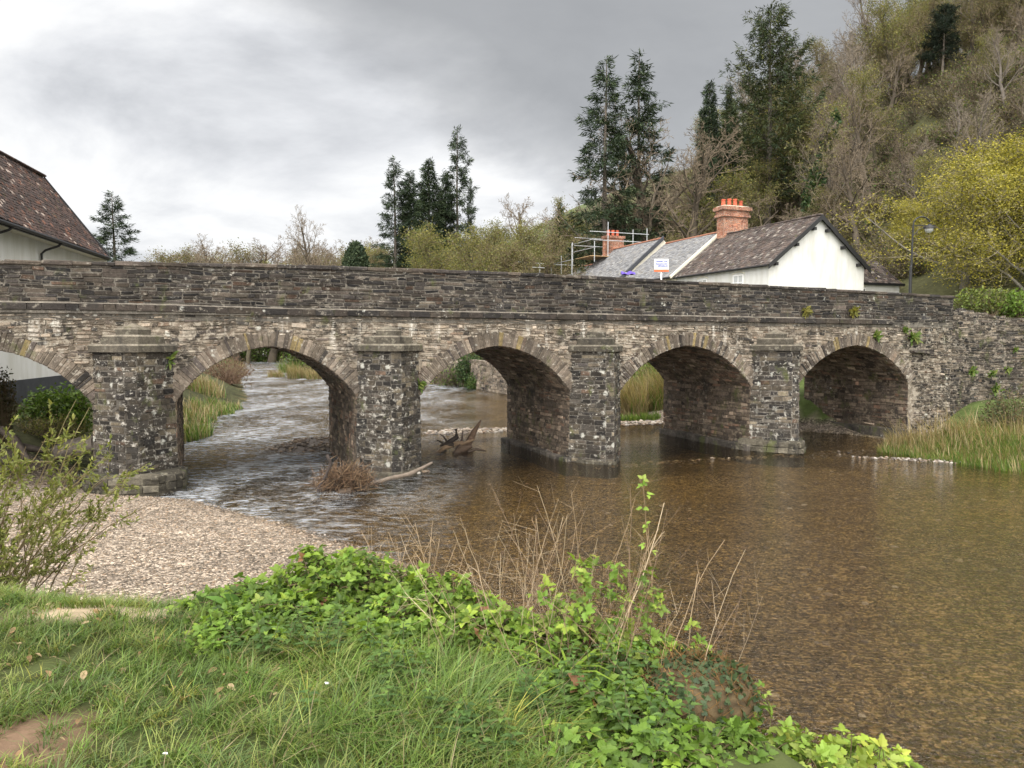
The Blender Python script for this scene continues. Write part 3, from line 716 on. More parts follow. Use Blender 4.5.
# loose rubble along its top
for k in range(60):
    s2 = rs.uniform(.1, WS[-1]); c = BP(np.interp(s2, WS, WU), np.interp(s2, WS, WV) - rs.uniform(.05, .4), float(wtop(s2)) - .03)
    a = rs.uniform(.06, .16); ww.bevel_box((-a, -a * .7, -.05), (a, a * .7, rs.uniform(.02, .09)), .02, PAL_PARA[rs.integers(0, 7)] * 1.3, lambda v, c=c, r=rs.uniform(0, 3): v @ np.array(rotz(np.array(r))).T + c, .01, rs)
wr = thing('wing_wall', 'coursed rubble river wall with a broken top running on from the bridge parapet', 'wall', tuple(BP(28.72, 0, 0)))
ww.build('masonry', M_WING, wr, off=wr.location)
#@@PART2
# ------------------------------------------------------------------ houses
def HP(w, t, z):                         # frame of the street beyond the bridge: w across, t along
    w, t, z = np.broadcast_arrays(np.asarray(w, float), np.asarray(t, float), np.asarray(z, float))
    return np.stack([16.4 + .931 * w - .366 * t, 50 + .366 * w + .931 * t, z], -1)
def HM(v): return HP(v[:, 0], v[:, 1], v[:, 2])
E_, L_ = np.array([-.2, .98]), np.array([-.98, -.2])
def LP(s, w, z):
    s, w, z = np.broadcast_arrays(np.asarray(s, float), np.asarray(w, float), np.asarray(z, float))
    return np.stack([-17.3 + s * E_[0] + w * L_[0], 25.0 + s * E_[1] + w * L_[1], z], -1)
def LM(v): return LP(v[:, 0], v[:, 1], v[:, 2])
def under(mb, name, m, root, parent=None, smooth=False):   # world-space mesh as a part of root (or of one of its parts)
    return mb.build(name, m, parent or root, smooth, root.location)
PAL_TILE = np.array([(.062,.049,.044),(.075,.058,.050),(.052,.042,.039),(.082,.060,.050),(.095,.083,.075),(.17,.15,.13)]); W_TILE = [.3,.25,.2,.1,.1,.05]
PAL_RED = np.array([(.062,.042,.037),(.075,.048,.040),(.050,.038,.035),(.13,.065,.045),(.042,.034,.033),(.26,.21,.18)]); W_RED = [.32,.25,.22,.08,.1,.025]
PAL_SLATE = .78 * np.array([(.20,.20,.205),(.23,.23,.235),(.18,.182,.19),(.26,.257,.255),(.22,.21,.195)]); W_SLATE = [.3,.25,.2,.15,.1]
PAL_BRICK = np.array([.72, .80, .85]) * np.array([(.30,.085,.045),(.36,.11,.055),(.25,.075,.045),(.40,.15,.08),(.22,.09,.07)]); W_BRICK = [.3,.25,.2,.15,.1]
M_TILE = stone_mat('roof_tile', 0.12, 0.12, lichen_scale=7); M_SLATE = col_mat('roof_slate', .75, 6, .18, .3, 30); M_BRICK = stone_mat('chimney_brick', 0.0, 0.0)
def render_mat():
    m, t, b = new_mat('white_render'); p = pos_of(t)
    c = mix(t, ramp(t, noise(t, mapping(t, p, (1.5, 1.5, .35)), 1.2, 6, .65), [(.40, 0.0), (.72, .75)]), (.56, .56, .545), (.40, .39, .335))
    t.links.new(c, b.inputs['Base Color']); b.inputs['Roughness'].default_value = .9; bump(t, b, noise(t, p, 20, 5, .7), .25, .02); return m
M_WHITE = render_mat()
M_PLINTH = plain_mat('dark_plinth', (.035, .038, .045), .7, .3, 3); M_CREAM = plain_mat('cream_soffit', (.55, .52, .43), .7, .1)
M_FRAME = plain_mat('white_frame', (.75, .75, .74), .5, .05)
m_, t_, b_2 = new_mat('window_glass'); b_2.inputs['Base Color'].default_value = (.02, .022, .025, 1); b_2.inputs['Roughness'].default_value = .05; b_2.inputs['Specular IOR Level'].default_value = .8; M_GLASS = m_
M_BLIND = plain_mat('window_blind', (.42, .43, .43), .25, .08)
def roof_slope(mb, P, w0, w1, t0, t1, z0, z1, pal, wts, ch, lw, sag=.03):
    L = math.hypot(w1 - w0, z1 - z0); sgn = 1 if w1 > w0 else -1
    nw, nz_ = -(z1 - z0) / L * sgn, abs(w1 - w0) / L
    def mf(a, h, o):
        f = h / L; dz_ = sag * np.sin(a * .7 + 1) * np.sin(h * .9)
        lift = o + .018 * (1 - np.modf(h / ch[0])[0] * 0)
        return P(w0 + (w1 - w0) * f + nw * sgn * lift, a, z0 + (z1 - z0) * f + nz_ * lift + dz_)
    mb.add(mf(np.array([t0, t1, t1, t0]), np.array([0, 0, L, L]), np.zeros(4) - .02), [(0, 1, 2, 3)], pal[2] * .5)
    masonry(mb, layout(t0, t1, 0, L, ch, lw, 0), mf, pal, wts, .012, (.006, .035), .004, rag=.5, vary=.11)
def window(root, P, a, t, z0, w, h, face, arched=False):    # face: 't' wall of constant t, 'w' wall of constant w (a is then along t)
    def Q(x, d, z): return P(x, t - d, z) if face == 't' else P(t - d, x, z)
    f = MB()
    M = lambda v: Q(v[:, 0], v[:, 1], v[:, 2])
    b = .07
    for lo, hi in (((a, -.02, z0), (a + b, .05, z0 + h)), ((a + w - b, -.02, z0), (a + w, .05, z0 + h)), ((a + b, -.02, z0), (a + w - b, .05, z0 + b)), ((a + b, -.02, z0 + h - b), (a + w - b, .05, z0 + h)), ((a + w / 2 - .025, -.02, z0 + b), (a + w / 2 + .025, .04, z0 + h - b)), ((a + b, -.02, z0 + h * .55), (a + w / 2 - .025, .035, z0 + h * .55 + .04)), ((a + w / 2 + .025, -.02, z0 + h * .55), (a + w - b, .035, z0 + h * .55 + .04))):
        f.box(lo, hi, (.7, .7, .7), M)
    o = under(f, 'window', M_FRAME, root)
    g = MB(); g.box((a + b, -.03, z0 + b), (a + w - b, .012, z0 + h - b), (.02, .02, .02), M); under(g, 'pane', M_BLIND if arched else M_GLASS, root, o)
    s = MB(); s.bevel_box((a - .08, -.02, z0 - .08), (a + w + .08, .11, z0 - .003), .01, (.6, .6, .58), M); under(s, 'sill', M_FRAME, root, o)
    if arched:
        r = MB(); n = 9
        for k in range(n):
            x0, x1 = a - .1 + (w + .2) * k / n, a - .1 + (w + .2) * (k + 1) / n
            hz = lambda x: z0 + h + .02 + .14 * (1 - ((x - a - w / 2) / (w / 2 + .1)) ** 2)
            v = [Q(x, d, z) for d in (0, .04) for x, z in ((x0, hz(x0)), (x1, hz(x1)), (x1, hz(x1) + .09), (x0, hz(x0) + .09))]
            r.add(np.array(v), [(4, 5, 6, 7), (0, 1, 5, 4), (2, 3, 7, 6), (1, 2, 6, 5), (3, 0, 4, 7)], (.5, .5, .47))
        under(r, 'hood', M_CREAM, root, o)
# white cottage, its gable turned to the bridge
cot = thing('cottage', 'white rendered cottage with a mossy brown tiled roof and plain gable facing the bridge', 'house', tuple(HP(4.1, 5, 4.4)))
W_, EV, AP = 8.25, 8.80, 12.05
wl = MB()
z0 = 3.5
wl.add(HP([.12, W_ - .12, W_ - .12, 4.13, .12], 0, [z0, z0, EV, AP - .08, EV]), [(0, 1, 2, 3, 4)]); wl.add(HP(.12, [0, 10.4, 10.4, 0], [z0, z0, EV, EV]), [(3, 2, 1, 0)])
wl.add(HP(W_ - .12, [0, 10.4, 10.4, 0], [z0, z0, EV, EV]), [(0, 1, 2, 3)]); wl.add(HP([.12, W_ - .12, W_ - .12, 4.13, .12], 10.4, [z0, z0, EV, AP - .08, EV]), [(4, 3, 2, 1, 0)])
under(wl, 'wall', M_WHITE, cot)
rf = MB()
roof_slope(rf, HP, -.12, 4.13, -.28, 10.5, EV - .10, AP + .04, PAL_TILE, W_TILE, (.24, .27), (.22, .30)); roof_slope(rf, HP, W_ + .12, 4.13, -.28, 10.5, EV - .10, AP + .04, PAL_TILE, W_TILE, (.24, .27), (.22, .30))
for k in range(24): rf.bevel_box((4.0, -.28 + k * .45, AP + .0), (4.26, -.28 + k * .45 + .44, AP + .14), .05, PAL_TILE[k % 3] * 1.2, HM, .01, rs)
roof = under(rf, 'roof', M_TILE, cot)
bb = MB()
for w0, z_ in ((-.14, EV - .12), (W_ + .14, EV - .12)):
    n = (np.array([w0, z_]), np.array([4.13, AP + .03]))
    for d0, d1 in ((-.36, -.28),):
        v = HP([n[0][0], n[1][0], n[1][0], n[0][0]] * 2, [d0] * 4 + [d1] * 4, [n[0][1] - .26, n[1][1] - .30, n[1][1] + .03, n[0][1] + .05] * 2)
        bb.add(v, [(0, 1, 2, 3), (7, 6, 5, 4), (0, 4, 5, 1), (3, 2, 6, 7), (0, 3, 7, 4), (1, 5, 6, 2)])
under(bb, 'barge_board', M_BLACK, cot)
for w0 in (.55, 2.2, 3.6, 4.75, 6.1, 7.5):                            # purlin ends under the barge boards
    z = EV + (AP - EV) * (1 - abs(w0 - 4.13) / 4.13) - .42
    pb = MB(); pb.box((w0 - .1, -.30, z - .14), (w0 + .1, .02, z + .06), (.01, .01, .01), HM); under(pb, 'purlin_end', M_BLACK, cot)
gt = MB(); gt.polytube(HP(-.22, np.linspace(-.2, 10.4, 6), EV - .16), .075, 6); under(gt, 'gutter', M_BLACK, cot)
for t0 in (2.5, 6.6): window(cot, HP, t0, .12, 7.1, 1.1, 1.2, 'w', True)
# the big brick stack at the party wall
chim = MB()
def brick_box(mb, P, w0, w1, t0, t1, z0, z1):
    for (a, b2, f) in ((w0, w1, lambda a_, h, o: P(a_, t0 - o, h)), (w0, w1, lambda a_, h, o: P(a_, t1 + o, h)), (t0, t1, lambda a_, h, o: P(w0 - o, a_, h)), (t0, t1, lambda a_, h, o: P(w1 + o, a_, h))):
        masonry(mb, layout(a, b2, z0, z1, (.085, .095), (.20, .26), 0), f, PAL_BRICK, W_BRICK, .014, (.004, .015), 0.0, rag=.2, vary=.15)
    mb.box((w0, t0, z0), (w1, t1, z1), (.33, .25, .19), lambda v: P(v[:, 0], v[:, 1], v[:, 2]))
brick_box(chim, HP, 3.75, 6.0, 9.6, 10.5, 9.5, 13.45)
brick_box(chim, HP, 3.60, 6.15, 9.45, 10.65, 13.45, 13.62); brick_box(chim, HP, 3.68, 6.07, 9.53, 10.57, 13.62, 13.95); brick_box(chim, HP, 3.52, 6.23, 9.37, 10.73, 13.95, 14.22)
chim.bevel_box((3.7, 9.5, 14.22), (6.05, 10.6, 14.32), .04, (.36, .30, .24), HM)
co = under(chim, 'chimney', M_BRICK, cot, roof)
pot = MB()
for k, w0 in enumerate((4.0, 4.55, 5.1, 5.65)):
    r = .17; z = 14.3; hh = (.52, .6, .62, .5)[k]
    ang = np.linspace(0, 2 * PI, 13)[:-1]
    rg = [(r, z), (r * .85, z + hh * .8), (r * 1.05, z + hh * .86), (r, z + hh), (r * .7, z + hh), (r * .7, z + hh * .5)]
    v = np.concatenate([HP(w0 + q * np.cos(ang), 10.05 + q * np.sin(ang), zz) for q, zz in rg])
    pot.add(v, [(i * 12 + j, i * 12 + (j + 1) % 12, i * 12 + 12 + (j + 1) % 12, i * 12 + 12 + j) for i in range(5) for j in range(12)], (.38, .09, .05))
under(pot, 'chimney_pots', M_BRICK, cot, roof)
# lean-to beyond the gable
lt = thing('lean_to', 'low white outbuilding with a brown tiled roof tucked behind the cottage gable', 'outbuilding', tuple(HP(10.2, 4, 4.4)))
wl = MB(); wl.box((W_, 2.0, 3.5), (13.6, 6.2, 8.05), (.8, .8, .8), HM); under(wl, 'wall', M_WHITE, lt)
rf = MB()
L = math.hypot(2.4, 1.9)
def lmf(a, h, o): f = h / L; return HP(a, 1.8 + 2.4 * f - o * .6, 7.98 + 1.9 * f + o * .8)
rf.add(lmf(np.array([W_, 13.8, 13.3, W_]), np.array([0, 0, L, L]), np.zeros(4) - .02), [(0, 1, 2, 3)], PAL_TILE[2] * .5)
masonry(rf, layout(W_, 13.7, 0, L, (.24, .27), (.22, .3), 0), lmf, PAL_TILE, W_TILE, .012, (.006, .035), .004)
rf.add(HP([W_, 13.8, 13.3, W_], [6.6, 6.6, 4.2, 4.2], [7.98, 7.98, 9.88, 9.88]), [(3, 2, 1, 0)], PAL_TILE[0])
under(rf, 'roof', M_TILE, lt)
bb = MB(); bb.box((W_, 1.72, 7.82), (13.85, 1.80, 7.99), (.01,) * 3, HM); under(bb, 'fascia', M_BLACK, lt)
window(lt, HP, 9.5, 2.0, 6.85, .85, .75, 't')
# slate roofed terrace running away up the street
def terrace(label, t0, t1, ev, ap, step):
    r = thing('terrace_house', label, 'house', tuple(HP(4.1, (t0 + t1) / 2, 4.4)))
    w = MB(); w.add(HP(.12, [t0, t1, t1, t0], [3.5, 3.5, ev, ev]), [(3, 2, 1, 0)]); w.add(HP(W_ - .12, [t0, t1, t1, t0], [3.5, 3.5, ev, ev]), [(0, 1, 2, 3)])
    for t in (t0, t1): w.add(HP([.12, W_ - .12, W_ - .12, 4.13, .12], t, [3.5, 3.5, ev, ap - .1, ev]), [(0, 1, 2, 3, 4)])
    under(w, 'wall', M_CREAM, r)
    f = MB(); roof_slope(f, HP, -.35, 4.13, t0, t1, ev - .2, ap, PAL_SLATE, W_SLATE, (.24, .27), (.25, .4)); roof_slope(f, HP, W_ + .35, 4.13, t0, t1, ev - .2, ap, PAL_SLATE, W_SLATE, (.24, .27), (.25, .4))
    for k in range(int((t1 - t0) / .45)): f.bevel_box((4.0, t0 + k * .45, ap - .02), (4.26, t0 + k * .45 + .44, ap + .12), .04, (.30, .14, .09), HM)
    ro = under(f, 'roof', M_SLATE, r)
    v = MB()
    vv = HP([-.4, 4.13, 4.13, -.4] * 2, [t0 - .12] * 4 + [t0 + .10] * 4, [ev - .32, ap - .15, ap + .06 + step, ev - .14 + step] * 2)
    v.add(vv, [(3, 2, 1, 0), (4, 5, 6, 7), (0, 1, 5, 4), (2, 3, 7, 6), (0, 4, 7, 3), (1, 2, 6, 5)], (.05, .05, .055))
    under(v, 'verge', M_PLINTH if step > .05 else M_CREAM, r)
    g = MB(); g.polytube(HP(-.45, np.linspace(t0, t1, 5), ev - .26), .08, 6); under(g, 'gutter', M_BLACK, r)
    return r, ro
ta, _r = terrace('grey slate roofed terrace house next to the big brick chimney stack', 10.6, 18.55, 8.95, 12.35, .02)
tb, rb = terrace('farther grey slate roofed house with a dark verge and scaffolded chimney', 18.75, 29.2, 9.2, 12.9, .16)
tc_, _r = terrace('farthest low slate roof at the end of the terrace behind the scaffold', 29.4, 35.0, 8.6, 11.8, .02)
chim = MB(); brick_box(chim, HP, 3.3, 5.2, 27.6, 28.5, 11, 14.0); brick_box(chim, HP, 3.2, 5.3, 27.5, 28.6, 14.0, 14.25)
for w0 in (3.7, 4.2, 4.7): chim.polytube(HP(w0, 28.05, np.array([14.2, 14.5, 14.85])), [.17, .14, .17], 8, (.38, .09, .05))
under(chim, 'chimney', M_BRICK, tb, rb)
# scaffold round that chimney
def scaffold(label, posts, rails, boards, loc):
    r = thing('scaffold', label, 'scaffold', tuple(loc))
    for (w, t, z0, z1) in posts:
        m = MB(); m.polytube(HP(w, t, np.array([z0, z1])), .045, 6); under(m, 'upright', M_STEEL, r)
    for (a, b2) in rails:
        m = MB(); m.polytube(np.stack([HP(*a), HP(*b2)]), .04, 6); under(m, 'rail', M_STEEL, r)
    for lo, hi in boards:
        m = MB(); m.bevel_box(lo, hi, .01, (.45, .30, .16), HM); under(m, 'board', M_WOOD, r)
    return r
ps = [(w, t, 4.6, z) for (w, t, z) in ((-1.0, 23.6, 13.2), (-1.0, 26.0, 12.2), (-1.0, 28.4, 13.0), (1.4, 23.6, 14.2), (1.4, 28.4, 14.6), (3.2, 24.2, 16.2), (6.0, 24.2, 15.6), (6.0, 27.6, 15.2), (7.6, 24.2, 15.8))]
ps = [(w, t + 3, 4.6 if w < 0 else 11.5, z - (.7 if w > 0 else 0)) for w, t, _z, z in ps]
rl_ = []
for z in (12.9, 13.7): rl_ += [((1.4, 23.4, z), (1.4, 28.6, z)), ((1.2, 24.2, z + .8), (7.8, 24.2, z + .8)), ((1.2, 27.6, z + .6), (7.8, 27.6, z + .6))]
for z in (8.5, 10.2, 11.6): rl_ += [((-1.0, 23.4, z), (-1.0, 28.6, z)), ((-1.2, 28.4, z), (1.6, 28.4, z))]
rl_ = [((a[0], a[1] + 3, a[2]), (b2[0], b2[1] + 3, b2[2])) for a, b2 in rl_]
scaffold('galvanised scaffold with plank platform around the far brick chimney', ps, rl_, [((1.2, 27.0 + k * .26, 12.1), (3.3, 27.24 + k * .26, 12.15)) for k in range(13)], HP(1.5, 26, 4.6))
scaffold('short scaffold rails showing just above the parapet coping', [(-5.2, 28.8, 3.6, 12.0), (-4.2, 29.6, 3.6, 11.1), (-3.4, 28.8, 3.6, 11.3)], [((-5.9, 28.8, 11.45), (-3.0, 28.8, 11.35)), ((-5.6, 28.8, 11.0), (-2.9, 28.8, 10.95)), ((-5.2, 28.6, 11.2), (-4.2, 29.8, 11.0))], [], HP(-4.5, 29, 4))
tp = MB()
c0 = ondep(628, 273.5, 47); xs = np.linspace(-.42, .42, 14); yy = np.linspace(-.25, .25, 7)
v = np.array([[c0[0] + x, c0[1] + y, c0[2] + .10 * math.exp(-(y / .15) ** 2) * (1 + .3 * math.sin(9 * x)) - .25 * abs(y) + .03 * math.sin(14 * x + 5 * y)] for x in xs for y in yy])
q = np.array([[i * 7 + j, i * 7 + 7 + j, i * 7 + 8 + j, i * 7 + j + 1] for i in range(13) for j in range(6)])
tp.add(v, q, (.085, .05, .30))
pt = thing('tarpaulin', 'purple tarpaulin bundled on a post top just above the parapet', 'tarpaulin', (c0[0], c0[1], 4.6))
under(tp, 'sheet', col_mat('purple_sheet', .6, 4, .1, .1), pt)
m = MB(); m.polytube(np.array([[c0[0], c0[1], 4.4], [c0[0], c0[1], c0[2] + .05]]), .05, 6); m.polytube(np.array([[c0[0] - .42, c0[1], c0[2] + .03], [c0[0] + .42, c0[1], c0[2] + .03]]), .03, 6); under(m, 'post', M_STEEL, pt)
# notice board
M_BOARD = plain_mat('white_board', (.50, .50, .50), .6, .05)
sb = thing('notice_board', 'small white notice board with blue lettering and an orange lower band by the eaves', 'sign', tuple(np.r_[ondep(661, 265, 46)[:2], 4.6]))
c = ondep(661.5, 265, 46)
m = MB(); m.bevel_box((c[0] - .43, c[1] - .02, c[2] - .28), (c[0] + .43, c[1] + .02, c[2] + .36), .01, (.8, .8, .8)); under(m, 'panel', M_BOARD, sb)
m = MB(); m.box((c[0] - .43, c[1] - .03, c[2] - .40), (c[0] + .43, c[1] + .03, c[2] - .285), (.55, .13, .05)); under(m, 'band', M_DRY, sb)
m = MB()
for y_, x0, x1 in ((.20, -.30, .05), (.20, .16, .33), (.06, -.32, .34), (-.06, -.22, .30)):
    x = x0
    while x < x1: w = rs.uniform(.03, .07); m.box((c[0] + x, c[1] - .026, c[2] + y_ - .035), (c[0] + x + w, c[1] - .0201, c[2] + y_ + rs.uniform(.015, .045)), (.05, .08, .35)); x += w + .018
under(m, 'lettering', M_DRY, sb)
m = MB(); m.box((c[0] - .04, c[1] + .02, 4.4), (c[0] + .04, c[1] + .09, c[2] + .3), (.5, .5, .48)); under(m, 'post', M_FRAME, sb)
# house on the near side of the river, left of the bridge
lh = thing('riverside_house', 'white riverside house with a steep red brown tiled roof and black gutter', 'house', tuple(LP(7, 2.6, 0.5)))
S1, RW, LZ, RZ = 13.9, 2.75, 8.0, 11.75
wl = MB()
wl.box((.3, .62, 2.3), (S1 - .25, 2 * RW - .6, 7.98), (.8,) * 3, LM)
wl.add(LP([S1 - .25] * 3, [.62, 2 * RW - .6, RW], [7.98, 7.98, RZ - .3]), [(0, 1, 2)], (.8,) * 3)
under(wl, 'wall', M_WHITE, lh)
m = MB(); m.box((.25, .57, -.3), (S1 - .2, 2 * RW - .55, 2.3), (.05,) * 3, LM); under(m, 'plinth', M_PLINTH, lh)
rf = MB()
def lslope(mb, w0, w1):
    L = math.hypot(RW, RZ - LZ); sg = 1 if w1 > w0 else -1; nw, nz_ = -(RZ - LZ) / L * sg, RW / L
    def mf(a, h, o): f = h / L; return LP(a, w0 + (w1 - w0) * f + nw * o, LZ + (RZ - LZ) * f + nz_ * o + .03 * np.sin(a * .8))
    mb.add(mf(np.array([0, S1, S1, 0]), np.array([0, 0, L, L]), np.zeros(4) - .02), [(0, 1, 2, 3)], PAL_RED[2] * .5)
    masonry(mb, layout(0, S1, 0, L, (.17, .19), (.17, .24), 0), mf, PAL_RED, W_RED, .010, (.004, .03), .003, rag=.5, vary=.11)
lslope(rf, -.05, RW); lslope(rf, 2 * RW + .05, RW)
for k in range(31): rf.bevel_box((k * .45, RW - .13, RZ + .0), (k * .45 + .44, RW + .13, RZ + .13), .05, PAL_RED[k % 3], LM)
under(rf, 'roof', M_TILE, lh)
m = MB(); m.box((0, .02, 7.86), (S1, .60, 7.93), (.5,) * 3, LM); m.box((S1 - .05, .02, 7.55), (S1, 2 * RW, 7.9), (.5,) * 3, LM); under(m, 'soffit', M_CREAM, lh)
m = MB(); m.box((0, -.06, 7.80), (S1 + .02, .02, 7.97), (.01,) * 3, LM)
m.polytube(LP(np.linspace(0, S1, 8), -.12, 7.9), .07, 6); under(m, 'gutter', M_BLACK, lh)
v = MB(); vv = LP([S1, S1 + .07] * 4, [-.08, -.08, -.08, -.08, RW, RW, RW, RW], [LZ - .12, LZ - .12, LZ + .08, LZ + .08, RZ - .12, RZ - .12, RZ + .08, RZ + .08]); v.add(vv, [(0, 2, 6, 4), (1, 5, 7, 3), (2, 3, 7, 6), (0, 4, 5, 1), (0, 1, 3, 2), (4, 6, 7, 5)], (.01,) * 3); under(v, 'verge', M_BLACK, lh)
for s_ in (2.7, 7.4):
    m = MB(); m.polytube(LP(np.array([s_ + .1, s_, s_ - .25, s_ - .3, s_ - .3]), np.array([-.1, -.02, .4, .53, .53]), np.array([7.85, 7.72, 7.5, 7.35, 3.2])), .05, 6); under(m, 'downpipe', M_BLACK, lh)
window(lh, LP, 4.2, .62, 5.6, 1.6, 1.28, 'w'); window(lh, LP, 6.05, .62, 2.6, 2.6, 1.35, 'w')
# lamp post
lp = thing('street_lamp', 'tall slim dark street lamp with hooked arm and hanging lantern by the parapet end', 'street lamp', tuple(ondep(910, 296, 38) * [1, 1, 0] + [0, 0, 4.5]))
bx, by = lp.location.x, lp.location.y
zt = ondep(910, 225, 38)[2]
m = MB(); m.polytube(np.array([[bx, by, 4.4], [bx, by, 7.4], [bx + .03, by, 7.5], [bx + .06, by, zt]]), [.085, .07, .05, .042], 8); under(m, 'pole', M_BLACK, lp)
th_ = np.linspace(PI, .12 * PI, 12)
m = MB(); m.polytube(np.stack([bx + .06 + .42 + .42 * np.cos(th_), np.full(12, by), zt + .42 * np.sin(th_) * .95], 1), .035, 6)
m.polytube(np.array([[bx + .06, by, zt - .02], [bx + 1.15, by, zt - .02]]), .022, 6); m.polytube(np.array([[bx + .05, by, zt - .55], [bx + .3, by, zt - .25], [bx + .72, by, zt - .03]]), .02, 6); under(m, 'arm', M_BLACK, lp)
m = MB(); an = np.linspace(0, 2 * PI, 13)[:-1]
rg = [(.04, .04), (.10, -.02), (.25, -.12), (.26, -.17), (.20, -.17)]
v = np.concatenate([np.stack([bx + .84 + r * np.cos(an), by + r * np.sin(an), np.full(12, zt + z)], 1) for r, z in rg]); m.add(v, [(i * 12 + j, i * 12 + (j + 1) % 12, i * 12 + 12 + (j + 1) % 12, i * 12 + 12 + j) for i in range(4) for j in range(12)]); hd = under(m, 'lantern', M_BLACK, lp)
m = MB(); rg = [(.20, -.171), (.18, -.28), (.10, -.37), (.02, -.39)]
v = np.concatenate([np.stack([bx + .84 + r * np.cos(an), by + r * np.sin(an), np.full(12, zt + z)], 1) for r, z in rg]); m.add(v, [(i * 12 + j, i * 12 + (j + 1) % 12, i * 12 + 12 + (j + 1) % 12, i * 12 + 12 + j) for i in range(3) for j in range(12)]); under(m, 'diffuser', plain_mat('lamp_glass', (.35, .35, .34), .2, .05), lp, hd)

# ------------------------------------------------------------------ trees
def skeleton(rng, H, r0, n1=12, n2=7, n3=6, n4=4, ang=(35, 65), l1=.42, bole=.28, wander=.10, up=.06, lean=0.0, l2=.5, trunk_frac=.86):
    P0, P1, R0, R1, LV = [], [], [], [], []
    tips = []
    kids = (n1, n2, n3, n4, 0)
    stack = [(np.zeros(3), np.array([lean, 0, 1.0]), H * trunk_frac, r0, 0)]
    while stack:
        p, d, L, r, lv = stack.pop()
        ns = (9, 6, 4, 3, 2)[lv]; sl = L / ns; d = d / np.linalg.norm(d)
        pts = [p]; ds = [d]
        rend = r * (.22 if lv < 2 else .4)
        for k in range(ns):
            d = d + rng.normal(0, wander * (1, 1.5, 2, 2.2, 2.2)[lv], 3) + np.array([0, 0, up if lv else .02]); d = d / np.linalg.norm(d)
            q = p + d * sl
            P0.append(p); P1.append(q); R0.append(max(r + (rend - r) * k / ns, .012)); R1.append(max(r + (rend - r) * (k + 1) / ns, .010)); LV.append(lv)
            p = q; pts.append(p); ds.append(d)
        if lv == 4 or kids[lv] == 0: tips.append((p, d)); continue
        n = kids[lv]
        lo = bole if lv == 0 else .18
        fr = lo + (1 - lo) * (np.arange(n) + rng.random(n)) / n
        az0 = rng.uniform(0, 2 * PI)
        for i, f in enumerate(fr):
            x = f * ns; k = min(int(x), ns - 1); b = pts[k] + (pts[k + 1] - pts[k]) * (x - k); dd = ds[k + 1]
            az = az0 + i * 2.4 + rng.normal(0, .3)
            a = np.cross(dd, [.3, .2, .9] if abs(dd[2]) < .9 else [1, 0, 0]); a /= np.linalg.norm(a); c = np.cross(dd, a)
            an = math.radians(rng.uniform(*ang)) * (1 - .35 * f * (lv == 0))
            nd = dd * math.cos(an) + (a * math.cos(az) + c * math.sin(az)) * math.sin(an)
            rr = (r + (rend - r) * f) * (.5 if lv == 0 else .6)
            if lv == 0: LL = H * l1 * (1 - .62 * (f - lo) / (1 - lo + 1e-6)) * rng.uniform(.75, 1.15)
            else: LL = L * l2 * (1 - .4 * f) * rng.uniform(.7, 1.25)
            stack.append((b, nd, LL, max(rr, .012), lv + 1))
    return np.array(P0), np.array(P1), np.array(R0), np.array(R1), np.array(LV), np.array([t[0] for t in tips]), np.array([t[1] for t in tips])
LT = np.array([(0, 0, 0), (.5, .45, .10), (0, 1, 0), (-.5, .45, .10)]); LTF = [(0, 1, 2, 3)]
def leaf_cloud(mb, rng, pos, size, pal, spread, per=1, ln=1.0):
    p = np.repeat(pos, per, 0) + rng.normal(0, spread, (len(pos) * per, 3))
    n = len(p); d = unit(rng.normal(0, 1, (n, 3))); nn = unit(rng.normal(0, 1, (n, 3)) + [0, 0, .8])
    s = rng.uniform(*size, n); S = np.stack([s * .6, s * ln, s], 1)
    c = pal[rng.integers(0, len(pal), n)] * rng.uniform(.7, 1.3, (n, 1))
    mb.inst(LT, LTF, p, frames(d, nn), S, c)
def tree_proto(name, label, cat, seed, bark, twig, leafpal=None, leaf=(.10, .2), per=2, spread=.25, ivy=0, **kw):
    rng = np.random.default_rng(seed)
    P0, P1, R0, R1, LV, T, TD = skeleton(rng, **kw)
    r = thing(name, label, cat)
    tr = MB()
    bark = np.array(bark); twig = np.array(twig)
    for lv, sd in ((0, 8), (1, 5)):
        k = LV == lv; tr.tubes(P0[k], P1[k] + (P1[k] - P0[k]) * .03, R0[k], R1[k], sd, bark * rng.uniform(.8, 1.2, (k.sum(), 1)))
    tr.build('trunk', M_BARK, r, True)
    cr = MB()
    k = LV >= 2; cr.tubes(P0[k], P1[k], R0[k], R1[k], 3, twig * rng.uniform(.7, 1.3, (k.sum(), 1)))
    if leafpal is None: cr.build('crown', M_BARK, r)
    else:
        lf = MB(); leaf_cloud(lf, rng, T, leaf, np.array(leafpal), spread, per)
        c_ = cr.build('crown', M_BARK, r); lf.build('leaves', M_LEAF, c_)
    if ivy:
        iv = MB(); k = np.where((LV == 0) & (P0[:, 2] < kw['H'] * ivy))[0]
        pts = []
        for i in k:
            m = 170; f = rng.random((m, 1)); a = rng.uniform(0, 2 * PI, m); q = R0[i] + rng.uniform(.05, .75, m) * (1.15 - P0[i, 2] / kw['H'])
            pts.append(P0[i] + (P1[i] - P0[i]) * f + np.stack([np.cos(a) * q, np.sin(a) * q, rng.normal(0, .25, m)], 1))
        leaf_cloud(iv, rng, np.concatenate(pts), (.2, .4), np.array([(.022, .045, .016), (.03, .06, .02), (.05, .08, .025)]), .1, 2)
        iv.build('ivy', M_LEAF, r)
    return r
